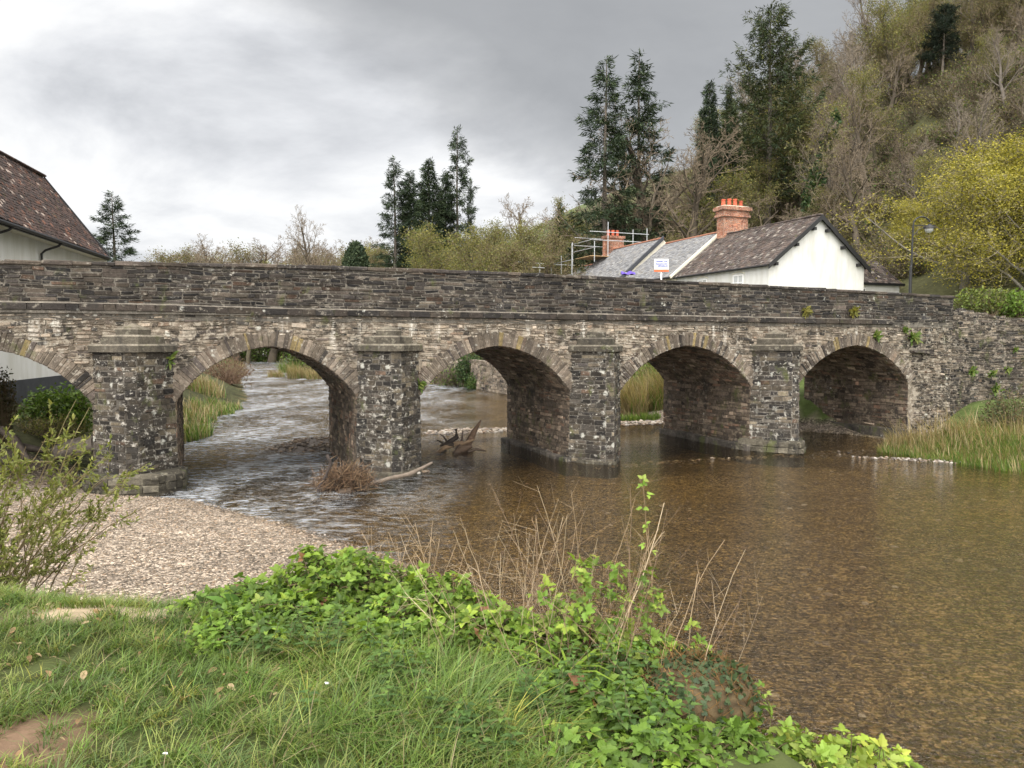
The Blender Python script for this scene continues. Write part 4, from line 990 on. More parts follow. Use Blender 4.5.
def conifer_proto(name, label, cat, seed, H, r0, nb, length, droop, pal, start=.12, gap=.0, card=(.35, .6), per=26, up_tip=.3, taper=1.0, bark=(.10, .085, .07), bottom=.75):
    rng = np.random.default_rng(seed); r = thing(name, label, cat)
    tr = MB(); zs = np.linspace(0, H, 14); tr.polytube(np.stack([.06 * np.sin(zs * .3 + seed), .06 * np.cos(zs * .25), zs], 1), r0 * (1 - .95 * zs / H) + .015, 8, bark)
    cr = MB(); pos, dirs, cols = [], [], []
    B0, B1, BR = [], [], []
    pal = np.array(pal)
    for i in range(nb):
        f = start + (1 - start) * ((i + rng.random()) / nb) ** .9
        if rng.random() < gap: continue
        x = (f - start) / (1 - start)
        env = (1 - x) ** taper * (bottom + (1 - bottom) * min(1, x * 4))
        L = length * (env + .05) * (rng.uniform(.55, 1.0) + .25 * (rng.random() < .25))
        az = i * 2.4 + rng.normal(0, .5); h = f * H
        d = np.array([math.cos(az), math.sin(az), 0])
        el = .55 * x - droop * (1 - x) + rng.normal(0, .08)
        n = max(3, int(per * L / length * rng.uniform(.7, 1.2)))
        t = np.sort(rng.uniform(.12, 1, n) ** .8)
        bend = lambda t: np.stack([d[0] * L * t, d[1] * L * t, L * (el * t - droop * .5 * t * t + up_tip * t ** 3 * .6)], -1) + np.array([0, 0, h])
        q = bend(np.linspace(0, 1, 4)); B0.append(q[:-1]); B1.append(q[1:]); BR.append(np.linspace(.05, .015, 3) * (L / length + .3))
        side = np.array([-d[1], d[0], 0])
        wide = rng.normal(0, 1, n) * .22 * L * (1 - .65 * t)
        p = bend(t) + side * wide[:, None] + np.stack([0 * t, 0 * t, rng.normal(-.06, .10, n) * (1 + L * .1)], 1)
        pos.append(p); s_ = np.sign(wide)[:, None]
        dirs.append(d * .9 + side * s_ * rng.uniform(.2, 1.0, (n, 1)) + np.stack([0 * t, 0 * t, rng.normal(-.25, .3, n)], 1)); cols.append(pal[rng.integers(0, len(pal), n)] * rng.uniform(.65, 1.3, (n, 1)))
    B0, B1, BR = np.concatenate(B0), np.concatenate(B1), np.concatenate(BR); tr.tubes(B0, B1, BR, BR * .7, 3, np.array(bark) * .9)
    pos, dirs, cols = np.concatenate(pos), unit(np.concatenate(dirs)), np.concatenate(cols)
    n = len(pos)
    for k in range(8):
        dd = unit(dirs + rng.normal(0, .45, (n, 3))); s = rng.uniform(*card, n)
        cr.inst(LT, LTF, pos + rng.normal(0, .16, (n, 3)), frames(dd, unit(rng.normal(0, .6, (n, 3)) + [0, 0, 1])), np.stack([s * .20, s * 1.15, s * .25], 1), cols * rng.uniform(.8, 1.2, (n, 1)))
    tr.build('trunk', M_BARK, r, True); cr.build('crown', M_NEEDLE, r); return r
DARK = [(.024, .038, .022), (.038, .056, .030), (.055, .074, .038)]
OLIVE = [(.05, .06, .02), (.04, .05, .022), (.07, .075, .025)]
BUD = [(.165, .155, .045), (.205, .185, .055), (.135, .135, .045), (.11, .125, .045)]
BROWN = [(.155, .122, .06), (.165, .145, .06), (.12, .105, .05), (.13, .14, .05)]
YEL = [(.29, .25, .040), (.34, .295, .05), (.23, .21, .042), (.16, .155, .04)]
GRN = [(.07, .12, .02), (.10, .15, .03), (.05, .09, .02)]
def at(px, D, sink=.15):
    x = (px - 512) / F * D; return (x, D, gz(x, D) - sink)
PH = {}
def real_height(root):
    k = root.data or root.children[0].data.name
    if k not in PH: PH[k] = max(max(v.co.z for v in o.data.vertices) for o in root.children_recursive if o.type == 'MESH' and o.data)
    return PH[k]
def fit(root, protoH, px, D, py, rz=0.0, wide=1.0, first=False, label=None, group=None):
    x, y, z = at(px, D); H = HC + (342 - py) / F * D - z; s = H / real_height(root)
    return place(root, (x, y, z), rz, (s * wide, s * wide, s), first, label, group)
def place(root, loc, rz, sca, first, label, group):
    if first:
        root.location = loc; root.rotation_euler = (0, 0, rz); root.scale = sca if isinstance(sca, tuple) else (sca,) * 3
        if label: root['label'] = label
        if group: root['group'] = group
        return root
    return dup(root, loc, rz, sca, label, group)
# conifers, each fitted to its own height
cA = conifer_proto('fir_tree', 'x', 'conifer', 1, 28, .42, 260, 5.0, .50, DARK, .05, .02, (.35, .65), 44, taper=.8)
fit(cA, 28, 411, 112, 172, .3, 1.05, True, 'dense dark fir second in the clump beyond the bridge', 'dark firs in the clump beyond the bridge')
fit(cA, 28, 430, 108, 160, 1.9, 1.15, False, 'broad dense dark fir in the middle of the clump beyond the bridge', 'dark firs in the clump beyond the bridge')
fit(cA, 28, 446, 113, 174, 4.1, .9, False, 'short dark fir beside the tallest tree of the fir clump', 'dark firs in the clump beyond the bridge')
cB = conifer_proto('fir_tree', 'x', 'conifer', 2, 30, .38, 170, 5.6, .45, DARK, .08, .22, (.35, .65), 40, taper=.75)
fit(cB, 30, 396, 110, 158, .8, 1.1, True, 'open branched fir at the outer edge of the fir clump nearest the small clipped yew', 'dark firs in the clump beyond the bridge')
fit(cB, 30, 458, 111, 128, 2.6, .95, False, 'tallest thin topped fir of the clump, rising above the others', 'dark firs in the clump beyond the bridge')
fit(cB, 30, 471, 116, 178, 5.0, .45, False, 'sparse half dead fir at the outer edge of the clump nearest the scaffold', 'dark firs in the clump beyond the bridge')
fit(cB, 30, 604, 84, 60, 3.4, 1.15, False, 'tall dark fir with hanging boughs at the open edge of the hillside wood', 'tall firs over the cottages')
fit(cB, 30, 637, 88, 56, 1.1, 1.15, False, 'tall dark fir close behind the outermost one above the slate roofs', 'tall firs over the cottages')
cC = conifer_proto('pine_tree', 'x', 'conifer', 3, 30, .5, 160, 7.4, .12, OLIVE + DARK[1:], .26, .12, (.35, .65), 42, up_tip=.9, taper=.6, bottom=.5)
fit(cC, 30, 765, 92, 8, .2, 1.05, True, 'tallest pine with upswept boughs standing high above the cottage chimney', None)
fit(cA, 28, 706, 96, 84, 2.0, .8, False, 'dark pointed conifer top in bare twigs between the tall firs and tallest pine', None)
fit(cA, 28, 726, 99, 88, .9, .7, False, 'olive dark conifer tucked beside the tallest pine', None)
cD = conifer_proto('cedar_tree', 'x', 'conifer', 4, 20, .4, 95, 6.8, .34, [(.018, .028, .018), (.026, .036, .022), (.03, .04, .03)], .36, .05, (.5, .9), 40, taper=.5, bottom=.7, bark=(.20, .17, .14))
fit(cD, 20, 934, 100, 10, .5, .9, True, 'dark flat sprayed conifer on a pale bare trunk high on the hillside', None)
fit(cB, 30, 117, 62, 192, .6, 1.5, False, 'lone dark spruce beyond the riverside house roof', None)
yew = thing('yew_tree', 'small clipped dark yew showing just above the parapet', 'yew')
rg = np.random.default_rng(8); u = unit(rg.normal(0, 1, (2600, 3))); u = u[u[:, 2] > -.7]; rr = rg.uniform(.72, 1.03, (len(u), 1)); p = u * rr * [1.5, 1.5, 2.6]; p[:, :2] *= (1 - .28 * p[:, 2:3] / 2.6); p[:, 2] += 3.0
m = MB(); leaf_cloud(m, rg, p, (.2, .4), np.array(DARK), .06, 2); m.build('crown', M_NEEDLE, yew); m = MB(); m.polytube(np.array([[0, 0, -.3], [.05, 0, 3.5]]), [.2, .1], 7, (.08, .06, .05)); m.build('trunk', M_BARK, yew)
x, y, z = at(357, 95); yew.location = (x, y, HC + (342 - 243) / F * 95 - 5.6 * 1.05); yew.scale = (1.05,) * 3
# broadleaf prototypes
G_HILL = 'bare and budding trees of the hillside wood'
bA = tree_proto('bare_tree', 'x', 'tree', 21, (.085, .07, .052), (.155, .122, .085), H=15, r0=.40, n1=13, n2=8, n3=6, n4=4)
bB = tree_proto('bare_tree', 'x', 'tree', 22, (.11, .095, .08), (.175, .145, .11), H=18, r0=.34, n1=16, n2=7, n3=6, n4=4, ang=(22, 45), l1=.33, bole=.32, up=.10)
bC = tree_proto('budding_tree', 'x', 'tree', 23, (.075, .065, .042), (.14, .112, .065), BUD, (.09, .24), 3, .36, H=15, r0=.26, n1=13, n2=7, n3=6, n4=4, l1=.40)
bD = tree_proto('budding_tree', 'x', 'tree', 24, (.08, .066, .045), (.145, .112, .07), BROWN, (.09, .2), 2, .34, H=13, r0=.24, n1=14, n2=8, n3=6, n4=4, l1=.46, bole=.15)
bI = tree_proto('ivy_clad_tree', 'x', 'tree', 25, (.11, .095, .06), (.15, .13, .07), BUD, (.12, .22), 1, .2, ivy=.8, H=16, r0=.24, n1=12, n2=6, n3=5, n4=4, l1=.24, bole=.45)
bY = tree_proto('spring_tree', 'x', 'tree', 26, (.17, .155, .13), (.22, .19, .12), YEL, (.06, .19), 10, .42, H=11, r0=.26, n1=22, n2=8, n3=6, n4=4, l1=.62, bole=.06, ang=(45, 85))
fit(bY, 11, 962, 54, 138, .3, 1.45, True, 'big spreading yellow green spring tree behind the lamp post', None)
fit(bY, 11, 1024, 48, 152, 2.3, 1.35, False, 'yellow leafed spring tree beside the big one at the frame edge', None)
fit(bY, 11, 915, 63, 196, 4.0, 1.0, False, 'lower yellow green tree leaning over the outbuilding roof', None)
fit(bI, 16, 806, 76, 96, .4, 1.0, True, 'slender tree clad to the top in dark ivy beside the tallest pine', None)
fit(bI, 16, 555, 96, 190, 1.4, .8, False, 'ivy wrapped bare tree between the fir clump and the scaffold', None)
fit(bA, 15, 516, 88, 190, .4, 1.0, True, 'lone crooked bare tree with open sky behind it between fir clump and scaffold', None)
fit(bA, 15, 322, 125, 208, 2.2, .75, False, 'thin round headed bare tree standing above the far tree line', None)
fit(bA, 15, 655, 85, 100, 1.2, 1.15, False, 'large bare tree with arching limbs right behind the slate roofs', None)
fit(bA, 15, 690, 86, 130, 3.9, 1.2, False, 'wide bare tree between the brick chimney stack and the tall firs', None)
fit(bB, 18, 868, 108, -12, .9, .9, True, 'tall fine twigged bare tree on the hill crest', None)
fit(bC, 15, 798, 96, 78, 2.0, .9, True, 'tall yellow budding tree at the shoulder of the tallest pine', None)
fit(bC, 15, 738, 90, 150, 4.4, .9, False, 'yellow olive budding tree under the boughs of the tallest pine', None)
fit(bD, 13, 600, 94, 205, .4, .9, True, 'brown budding tree low behind the far scaffolded chimney', None)
rg = np.random.default_rng(77)
pts = []
tries = 0
while len(pts) < 150 and tries < 9000:
    tries += 1
    px = rg.uniform(560, 1120); D = rg.uniform(62, 135); x = (px - 512) / F * D
    s = .97 * (x - 20) + .24 * (D - 58)
    if s < -2: continue
    if -6 < (x - 16.4) * .931 + (D - 50) * .366 < 10.5 and -3 < -(x - 16.4) * .366 + (D - 50) * .931 < 40: continue
    if 955 < px < 1010 and 88 < D < 100 and rg.random() < .5: continue           # the open rocky glade
    if 725 < px < 805 and D < 93: continue                                         # keeps the tallest pine in view
    if 885 < px < 985 and 74 < D < 101: continue                                   # keeps the dark cedar clear
    if any((x - a) ** 2 + (D - b) ** 2 < 3.6 ** 2 for a, b in pts): continue
    pts.append((x, D))
for k_ in range(400):
    if len(pts) >= 195: break
    px = rg.uniform(870, 1090); D = rg.uniform(102, 140); x = (px - 512) / F * D
    if any((x - a) ** 2 + (D - b) ** 2 < 3.2 ** 2 for a, b in pts): continue
    pts.append((x, D))
LBL = {'a': 'bare brown twigged tree among many on the wooded hillside', 'b': 'slender grey bare tree among many on the wooded hillside', 'c': 'olive yellow budding tree among many on the wooded hillside', 'd': 'low brown budding tree among many on the wooded hillside'}
for i, (x, y) in enumerate(pts):
    k = rg.choice(['a', 'b', 'c', 'd'], p=[.26, .24, .26, .24]); pr = dict(a=bA, b=bB, c=bC, d=bD)[k]
    s = rg.uniform(.75, 1.1) * (.85 if y < 75 else 1) * (.6 if y < 85 and x / y > .48 else 1)
    dup(pr, (x, y, gz(x, y) - .2), rg.uniform(0, 6.28), (s * 1.1, s * 1.1, s), LBL[k], G_HILL)
G_LINE = 'trees of the far tree line over the bridge'
for i in range(66):
    px = rg.uniform(145, 590); D = rg.uniform(130, 230); x = (px - 512) / F * D
    k = rg.choice(['a', 'c', 'd'], p=[.4, .3, .3]); pr = dict(a=bA, c=bC, d=bD)[k]
    tgt = rg.uniform(231, 249) + (5 if px < 250 else 0); z = gz(x, D); s = np.clip((HC + (342 - tgt) / F * D - z) / real_height(pr), .3, 1.8)
    dup(pr, (x, D, z - .2), rg.uniform(0, 6.28), (s * 1.3, s * 1.3, s), {'a': 'hazy bare tree in the far tree line over the bridge', 'c': 'pale green budding tree in the far tree line over the bridge', 'd': 'brown budding tree in the far tree line over the bridge'}[k], G_LINE)
for i in range(16):
    px = rg.uniform(445, 560); D = rg.uniform(66, 96); x = (px - 512) / F * D
    tgt = rg.uniform(222, 250); z = gz(x, D); s = (HC + (342 - tgt) / F * D - z) / real_height(bD)
    dup(bD if i % 3 else bC, (x, D, z - .2), rg.uniform(0, 6.28), (s * 1.2, s * 1.2, s), 'brown budding scrub tree in the thicket over the middle of the bridge' if i % 3 else 'olive budding scrub tree in the thicket over the middle of the bridge', 'scrub trees over the middle of the bridge')
for i in range(14):
    px = rg.uniform(548, 640); D = rg.uniform(98, 140); x = (px - 512) / F * D
    tgt = rg.uniform(195, 225) - .25 * max(0, px - 580); z = gz(x, D); pr = (bA, bB, bD)[i % 3]; s = (HC + (342 - tgt) / F * D - z) / real_height(pr)
    dup(pr, (x, D, z - .2), rg.uniform(0, 6.28), (s * 1.1, s * 1.1, s), ('bare brown tree in the dip of the wood behind the scaffolded chimney', 'slender grey tree in the dip of the wood behind the scaffolded chimney', 'brown budding tree in the dip of the wood behind the scaffolded chimney')[i % 3], 'trees in the dip behind the scaffolded chimney')
# hillside undergrowth: bushes nobody could count
rg = np.random.default_rng(5)
bp0, bp1 = [], []
for k in range(70):
    d = unit(np.array([rg.normal(0, .6), rg.normal(0, .6), 1.0])); p = np.zeros(3)
    for j in range(3):
        q = p + d * rg.uniform(.3, .6); bp0.append(p); bp1.append(q); d = unit(d + rg.normal(0, .35, 3)); p = q
bp0, bp1 = np.array(bp0), np.array(bp1)
ug = MB(); ul = MB()
for k in range(1900):
    px = rg.uniform(430, 1120); D = rg.uniform(60, 130); x = (px - 512) / F * D
    s_ = .97 * (x - 20) + .24 * (D - 58)
    if 960 < px < 1005 and 90 < D < 98 and rg.random() < .4: continue
    if D < 66 + max(0, (x - 10)) * .1 and x < 16: continue
    if -4 < (x - 16.4) * .931 + (D - 50) * .366 < 10 and -3 < -(x - 16.4) * .366 + (D - 50) * .931 < 38: continue
    R_ = rotz(np.array(rg.uniform(0, 6.28))); sc_ = rg.uniform(1.0, 2.2); o_ = np.array([x, D, gz(x, D) - .2])
    c = np.array([(.11, .085, .055), (.08, .068, .045), (.14, .115, .08)][rg.integers(3)])
    ug.tubes(bp0 @ R_.T * sc_ + o_, bp1 @ R_.T * sc_ + o_, .025, .015, 3, c)
    pal = np.array([BUD, GRN, BROWN, BUD, OLIVE][rg.integers(5)])[:3]
    leaf_cloud(ul, rg, bp1[rg.integers(0, len(bp1), 60)] @ R_.T * sc_ + o_, (.12, .28), pal, .3, 3)
uo = tag(ug.build('undergrowth', M_BARK), kind='stuff'); lo_ = ul.build('undergrowth_leaves', M_LEAF); tag(lo_, kind='stuff')
# rocks of the glade
for k in range(9):
    px, py = rg.uniform(955, 1024), rg.uniform(92, 122); D = 88 + rg.uniform(0, 12); x = (px - 512) / F * D
    m = MB(); a = rg.uniform(.25, .55); m.bevel_box((-a, -a * .6, -.5), (a, a * .6, a * .7), a * .25, (.24, .22, .20), None, a * .16, rg); o = m.build('rock', M_ROCK); o.location = (x, D, gz(x, D)); o.rotation_euler = (rg.uniform(-.2, .2), rg.uniform(-.2, .2), rg.uniform(0, 6))
    tag(o, 'pale grey rock lying in the grassy glade of the hillside', 'rock', 'rocks in the hillside glade')
# ------------------------------------------------------------------ stones, gravel and drift along the river
ICO_V = unit(np.array([(0, 1, 1.618), (0, -1, 1.618), (0, 1, -1.618), (0, -1, -1.618), (1, 1.618, 0), (-1, 1.618, 0), (1, -1.618, 0), (-1, -1.618, 0), (1.618, 0, 1), (1.618, 0, -1), (-1.618, 0, 1), (-1.618, 0, -1)]))
ICO_F = [(0, 1, 8), (0, 8, 4), (0, 4, 5), (0, 5, 10), (0, 10, 1), (1, 6, 8), (8, 6, 9), (8, 9, 4), (4, 9, 2), (4, 2, 5), (5, 2, 11), (5, 11, 10), (10, 11, 7), (10, 7, 1), (1, 7, 6), (3, 9, 6), (3, 2, 9), (3, 11, 2), (3, 7, 11), (3, 6, 7)]
PEB = np.array([(.34, .28, .22), (.29, .235, .18), (.40, .34, .27), (.22, .18, .145), (.46, .42, .37), (.31, .23, .165), (.16, .135, .115)])
rg = np.random.default_rng(31)
def pebbles(mb, x, y, z, size, pal, flat=.55):
    n = len(x); s = size[0] * (size[1] / size[0]) ** (rg.random(n) ** 2.2)
    R_ = rotz(rg.uniform(0, 6.28, n)); R_ = R_ @ frames(unit(rg.normal(0, .25, (n, 3)) + [0, 1, 0]), np.tile([0, 0, 1.0], (n, 1)))
    S = np.stack([s * rg.uniform(.8, 1.4, n), s, s * rg.uniform(flat * .7, flat * 1.3, n)], 1)
    mb.inst(ICO_V, ICO_F, np.stack([x, y, z + S[:, 2] * .25], 1), R_, S, pal[rg.integers(0, len(pal), n)] * rg.uniform(.75, 1.3, (n, 1)))
m = MB(); x = rg.uniform(-11, 1.5, 60000); y = rg.uniform(7.0, 18.6, 60000); d_ = np.interp(y, YL, XL) - x; z = height(x, y)
k = (d_ > -.5) & (z < .5) & (d_ < 11); x, y, z = x[k], y[k], z[k]
pebbles(m, x, y, z, (.006, .030), PEB * [.70, .66, .61]); tag(m.build('beach_pebbles', M_ROCK, smooth=True), kind='stuff')
m = MB()
for (px, py, rx, ry, n, zz, pal, size) in ((845, 452, 2.3, .6, 300, -.04, PEB * .36, (.025, .09)), (700, 459, 4.0, .35, 160, -.05, PEB * .6, (.03, .10)), (470, 431, 2.1, .9, 420, .01, PEB * .9, (.04, .13)), (635, 424, 1.6, .8, 300, .06, PEB * .8, (.04, .13)), (960, 462, 3.2, .5, 500, .02, PEB * .6, (.02, .08)), (400, 473, .9, .4, 90, .03, PEB * .6, (.04, .13))):
    c = onz(px, py, 0); a = rg.uniform(0, 6.28, n); r = np.sqrt(rg.random(n))
    ex, ey = r * np.cos(a) * rx, r * np.sin(a) * ry
    pebbles(m, c[0] + ex * BD[0] - ey * BD[1], c[1] + ex * BD[1] * (-1 if px > 930 else 1) + ey * BD[0], np.full(n, zz) - .03 * r, size, pal)
x = rg.uniform(-4, 14, 2200); y = rg.uniform(6, 26, 2200); k = (x > np.interp(y, YL, XL) + .3) & (x < np.interp(y, YR, XR) - .3)
pebbles(m, x[k], y[k], height(x[k], y[k]), (.015, .085), PEB * .6, .35)
tag(m.build('river_cobbles', M_ROCK, smooth=True), kind='stuff')
# dark gravel bar caught behind the second pier
c = onz(318, 447, 0); u_, v_ = np.meshgrid(np.linspace(-1, 1, 40), np.linspace(-1, 1, 24), indexing='ij')
hh = .34 * np.clip(1 - (u_ ** 2 + v_ ** 2), -.4, 1) + .03 * wob(u_ * 3, v_ * 3, 5)
P_ = np.stack([c[0] + u_ * 1.7 + v_ * .2, c[1] + v_ * 1.3 + u_ * .5, hh - .03], -1).reshape(-1, 3)
i_, j_ = np.meshgrid(np.arange(39), np.arange(23), indexing='ij'); q = (i_ * 24 + j_).ravel()
m = MB(); m.add(P_, np.stack([q, q + 24, q + 25, q + 1], 1), (.10, .085, .075)); tag(m.build('gravel_bar', M_ROCK, smooth=True), kind='structure')
m = MB(); a = rg.uniform(-1, 1, (900, 2)); a = a[(a ** 2).sum(1) < .95]
pebbles(m, c[0] + a[:, 0] * 1.7 + a[:, 1] * .2, c[1] + a[:, 1] * 1.3 + a[:, 0] * .5, .34 * (1 - (a ** 2).sum(1)) - .02, (.03, .11), PEB * .5); tag(m.build('gravel_bar_stones', M_ROCK, smooth=True), kind='stuff')
def log(P, R, c, name, label, cat, extra=(), sides=9, jit=.01):
    P = np.array(P, float); t = np.linspace(0, 1, len(P)); tt = np.linspace(0, 1, 14)
    Q = np.stack([np.interp(tt, t, P[:, i]) for i in range(3)], 1) + rg.normal(0, jit, (14, 3)); RR = np.interp(tt, t, R) * rg.uniform(.9, 1.1, 14)
    r = thing(name, label, cat, tuple(P[0]))
    m = MB(); m.polytube(Q, RR, sides, c); m.build('trunk', M_WOOD, r, True, P[0])
    for (PP, R2, c2) in extra:
        m = MB(); m.polytube(np.array(PP, float), R2, 7, c2); m.build('limb', M_WOOD, r, True, P[0])
    return r
g = lambda px, py, z=0.0: onz(px, py, z)
D1 = g(455, 452)[1]
o3 = lambda px, py, D=D1: ondep(px, py, D)
log([o3(426, 458), o3(438, 453), o3(447, 447), o3(458, 443), o3(474, 440)], [.03, .06, .09, .08, .03], (.20, .14, .09), 'driftwood', 'tangled driftwood stump with jagged limbs standing in the arch beside the second pier', 'driftwood',
    [([o3(463, 455, D1 + .1), o3(468, 444, D1 + .2), o3(474, 432, D1 + .2), o3(481, 420, D1 + .2)], [.16, .13, .10, .025], (.12, .08, .055)), ([o3(440, 446), o3(449, 442), o3(457, 437), o3(456, 429)], [.03, .08, .09, .05], (.035, .028, .024)), ([o3(437, 440), o3(445, 444), o3(454, 445)], [.02, .05, .09], (.05, .04, .032)), ([o3(454, 455), o3(462, 449), o3(472, 446)], [.12, .15, .06], (.10, .07, .05)),
     ([o3(456, 450), o3(462, 440), o3(463, 431)], [.06, .04, .015], (.07, .05, .04)), ([o3(468, 452), o3(476, 449), o3(486, 451)], [.07, .05, .02], (.08, .06, .045)), ([o3(446, 450), o3(440, 455), o3(430, 454)], [.06, .04, .02], (.05, .04, .03)), ([o3(450, 446), o3(444, 437), o3(440, 434)], [.05, .03, .012], (.06, .045, .035))], jit=.025)
p0 = g(330, 492); D2 = 19.6
o4 = lambda px, py, D=D2: ondep(px, py, D)
log([o4(318, 498, 19.2), o4(319, 486, 19.2), o4(327, 474, 19.2), o4(331, 462, 19.2), o4(327, 455, 19.2)], [.035, .035, .035, .035, .05], (.05, .04, .035), 'hooked_branch', 'thin dark branch hooking up out of the water beside the brown flood debris', 'branch')
deb = thing('flood_debris', 'heap of brown matted reeds and sticks caught at the foot of the second pier', 'flood debris', tuple(p0 * [1, 1, 0]))
m = MB(); cc = o4(345, 480) * [1, 1, 0]
n = 2400; b0 = cc + np.stack([rg.normal(0, .27, n), rg.normal(0, .2, n), np.abs(rg.normal(0, .20, n))], 1); dd = unit(rg.normal(0, .7, (n, 3)) + [.25, 0, .5]); L = rg.uniform(.12, .45, (n, 1))
m.tubes(b0, b0 + dd * L, .010, .004, 3, np.array([(.13, .08, .047), (.09, .057, .036), (.18, .12, .07), (.05, .036, .026)])[rg.integers(0, 4, n)]); m.build('reeds', M_DRY, deb, False, deb.location)
for PP, rr_ in (([o4(320, 492, 19.4), o4(340, 484, 19.4), o4(366, 490, 19.4)], .07), ([o4(338, 470, 19.5), o4(352, 481, 19.4), o4(362, 487, 19.3)], .04), ([o4(322, 480, 19.5), o4(342, 494, 19.3)], .06), ([o4(340, 494, 19.2), o4(352, 492, 19.2)], .13)):
    m = MB(); m.polytube(np.array(PP), rr_, 7, (.075, .055, .04)); m.build('stick', M_WOOD, deb, True, deb.location)
log([o4(352, 488, 19.4), o4(385, 480, 20.0), o4(412, 473, 20.6), o4(432, 463, 21.6)], [.04, .055, .06, .035], (.15, .12, .095), 'driftwood', 'weathered log lying along the foot of the second pier', 'driftwood')
log([o3(50, 455, 21.5), o3(72, 448, 21.2), o3(97, 442, 21.0)], [.18, .26, .24], (.15, .13, .11), 'fallen_log', 'thick grey log lying under the arch nearest the riverside house', 'log', [([o3(0, 428, 20.5), o3(14, 440, 20.6), o3(30, 462, 20.4)], [.1, .14, .06], (.08, .065, .055)), ([o3(0, 462, 20.2), o3(24, 447, 20.8), o3(52, 452, 21.2)], [.16, .12, .06], (.06, .05, .042))])

# ------------------------------------------------------------------ blades and leaves
def blades(mb, base, h, az, lean, width, col, curl):
    n = len(base); T = np.array([0, .38, .72, 1.0]); wT = np.array([1, .85, .55, 0.08])
    dirv = np.stack([np.cos(az), np.sin(az), 0 * az], 1); side = np.stack([-np.sin(az + .3), np.cos(az + .3), 0 * az], 1)
    hz = (h * lean)[:, None] * (T[None] ** 1.7); vz = h[:, None] * (T[None] - curl[:, None] * T[None] ** 2.4)
    ctr = base[:, None] + dirv[:, None] * hz[..., None] + np.array([0, 0, 1.0]) * vz[..., None]
    off = side[:, None] * (width[:, None] * wT[None] * .5)[..., None]
    v = np.stack([ctr - off, ctr + off], 2).reshape(n, 8, 3)
    f = np.array([(0, 1, 3, 2), (2, 3, 5, 4), (4, 5, 7, 6)]); f = (f[None] + (np.arange(n) * 8)[:, None, None]).reshape(-1, 4)
    mb.add(v.reshape(-1, 3), f, np.repeat(col, 8, 0))
GR = 1.16 * np.array([(.080, .135, .024), (.105, .16, .034), (.060, .10, .022), (.15, .175, .05), (.09, .135, .045)])
DRYC = .82 * np.array([(.36, .28, .15), (.42, .34, .20), (.28, .21, .11)])
# lawn on the near bank
nt0 = 9500; tx, ty = rg.uniform(-6, 1.9, nt0), rg.uniform(1.2, 7.2, nt0)
dn = ty - np.interp(tx, EX, EY)
bare = np.exp(-(((tx + 1.98) / .22) ** 2 + ((ty - 3.05) / .18) ** 2)) * 1.3 + np.exp(-(((tx + 2.45) / .35) ** 2 + ((ty - 3.75) / .12) ** 2)) * .8 + np.exp(-(((tx + 2.45) / .55) ** 2 + ((ty - 4.6) / .12) ** 2)) * 1.2
k = (dn < .7) & (tx < .16 + .12 * wob(tx, ty, 3)) & (rg.random(nt0) < 1.05 - bare) & (rg.random(nt0) < 1 - .5 * smooth(.1, .7, dn)) & (np.abs(tx) < ty * .95 + 1.4)
tx, ty = tx[k], ty[k]; nt0 = len(tx)
mound = np.exp(-(((tx + 1.15) / .75) ** 2 + ((ty - 4.45) / .42) ** 2)) + np.exp(-(((tx + .25) / .4) ** 2 + ((ty - 4.2) / .4) ** 2)) + np.exp(-(((tx - .45) / .5) ** 2 + ((ty - 3.6) / .4) ** 2))
zone = .055 + .085 * np.exp(-((tx + .30) / .75) ** 2) * np.exp(-((ty - 3.3) / .8) ** 2) + .06 * np.exp(-((tx + 1.55) / .7) ** 2 - ((ty - 4.25) / .4) ** 2)
th_ = zone * rg.uniform(.6, 1.7, nt0) * (1 - .4 * np.clip(mound, 0, 1)); per = 30
tc = GR[rg.integers(0, 5, nt0)] * rg.uniform(.75, 1.35, (nt0, 1)) * (1 + .35 * wob(tx, ty, 2.4)[:, None])
ye = rg.random(nt0) < .10; tc[ye] = tc[ye] * [1.5, 1.25, 1.0]
a = rg.uniform(0, 6.28, (nt0, per)); r = .055 * np.sqrt(rg.random((nt0, per)))
x = (tx[:, None] + r * np.cos(a)).ravel(); y = (ty[:, None] + r * np.sin(a)).ravel(); n = len(x)
h = np.repeat(th_, per) * rg.uniform(.45, 1.45, n) + .012; az = a.ravel() + rg.normal(0, .7, n); az = np.where(rg.random(n) < .35, rg.normal(-.4, 1.0, n), az)
c = np.repeat(tc, per, 0) * rg.uniform(.75, 1.3, (n, 1)); dry = rg.random(n) < .06; c[dry] = DRYC[rg.integers(0, 3, dry.sum())] * rg.uniform(.5, .95, (dry.sum(), 1))
m = MB(); blades(m, np.stack([x, y, height(x, y) - .008], 1), h, az, rg.uniform(.25, 1.5, n), rg.uniform(.0022, .0065, n), c, rg.uniform(.1, .6, n)); tag(m.build('lawn_grass', M_GRASS), kind='stuff')
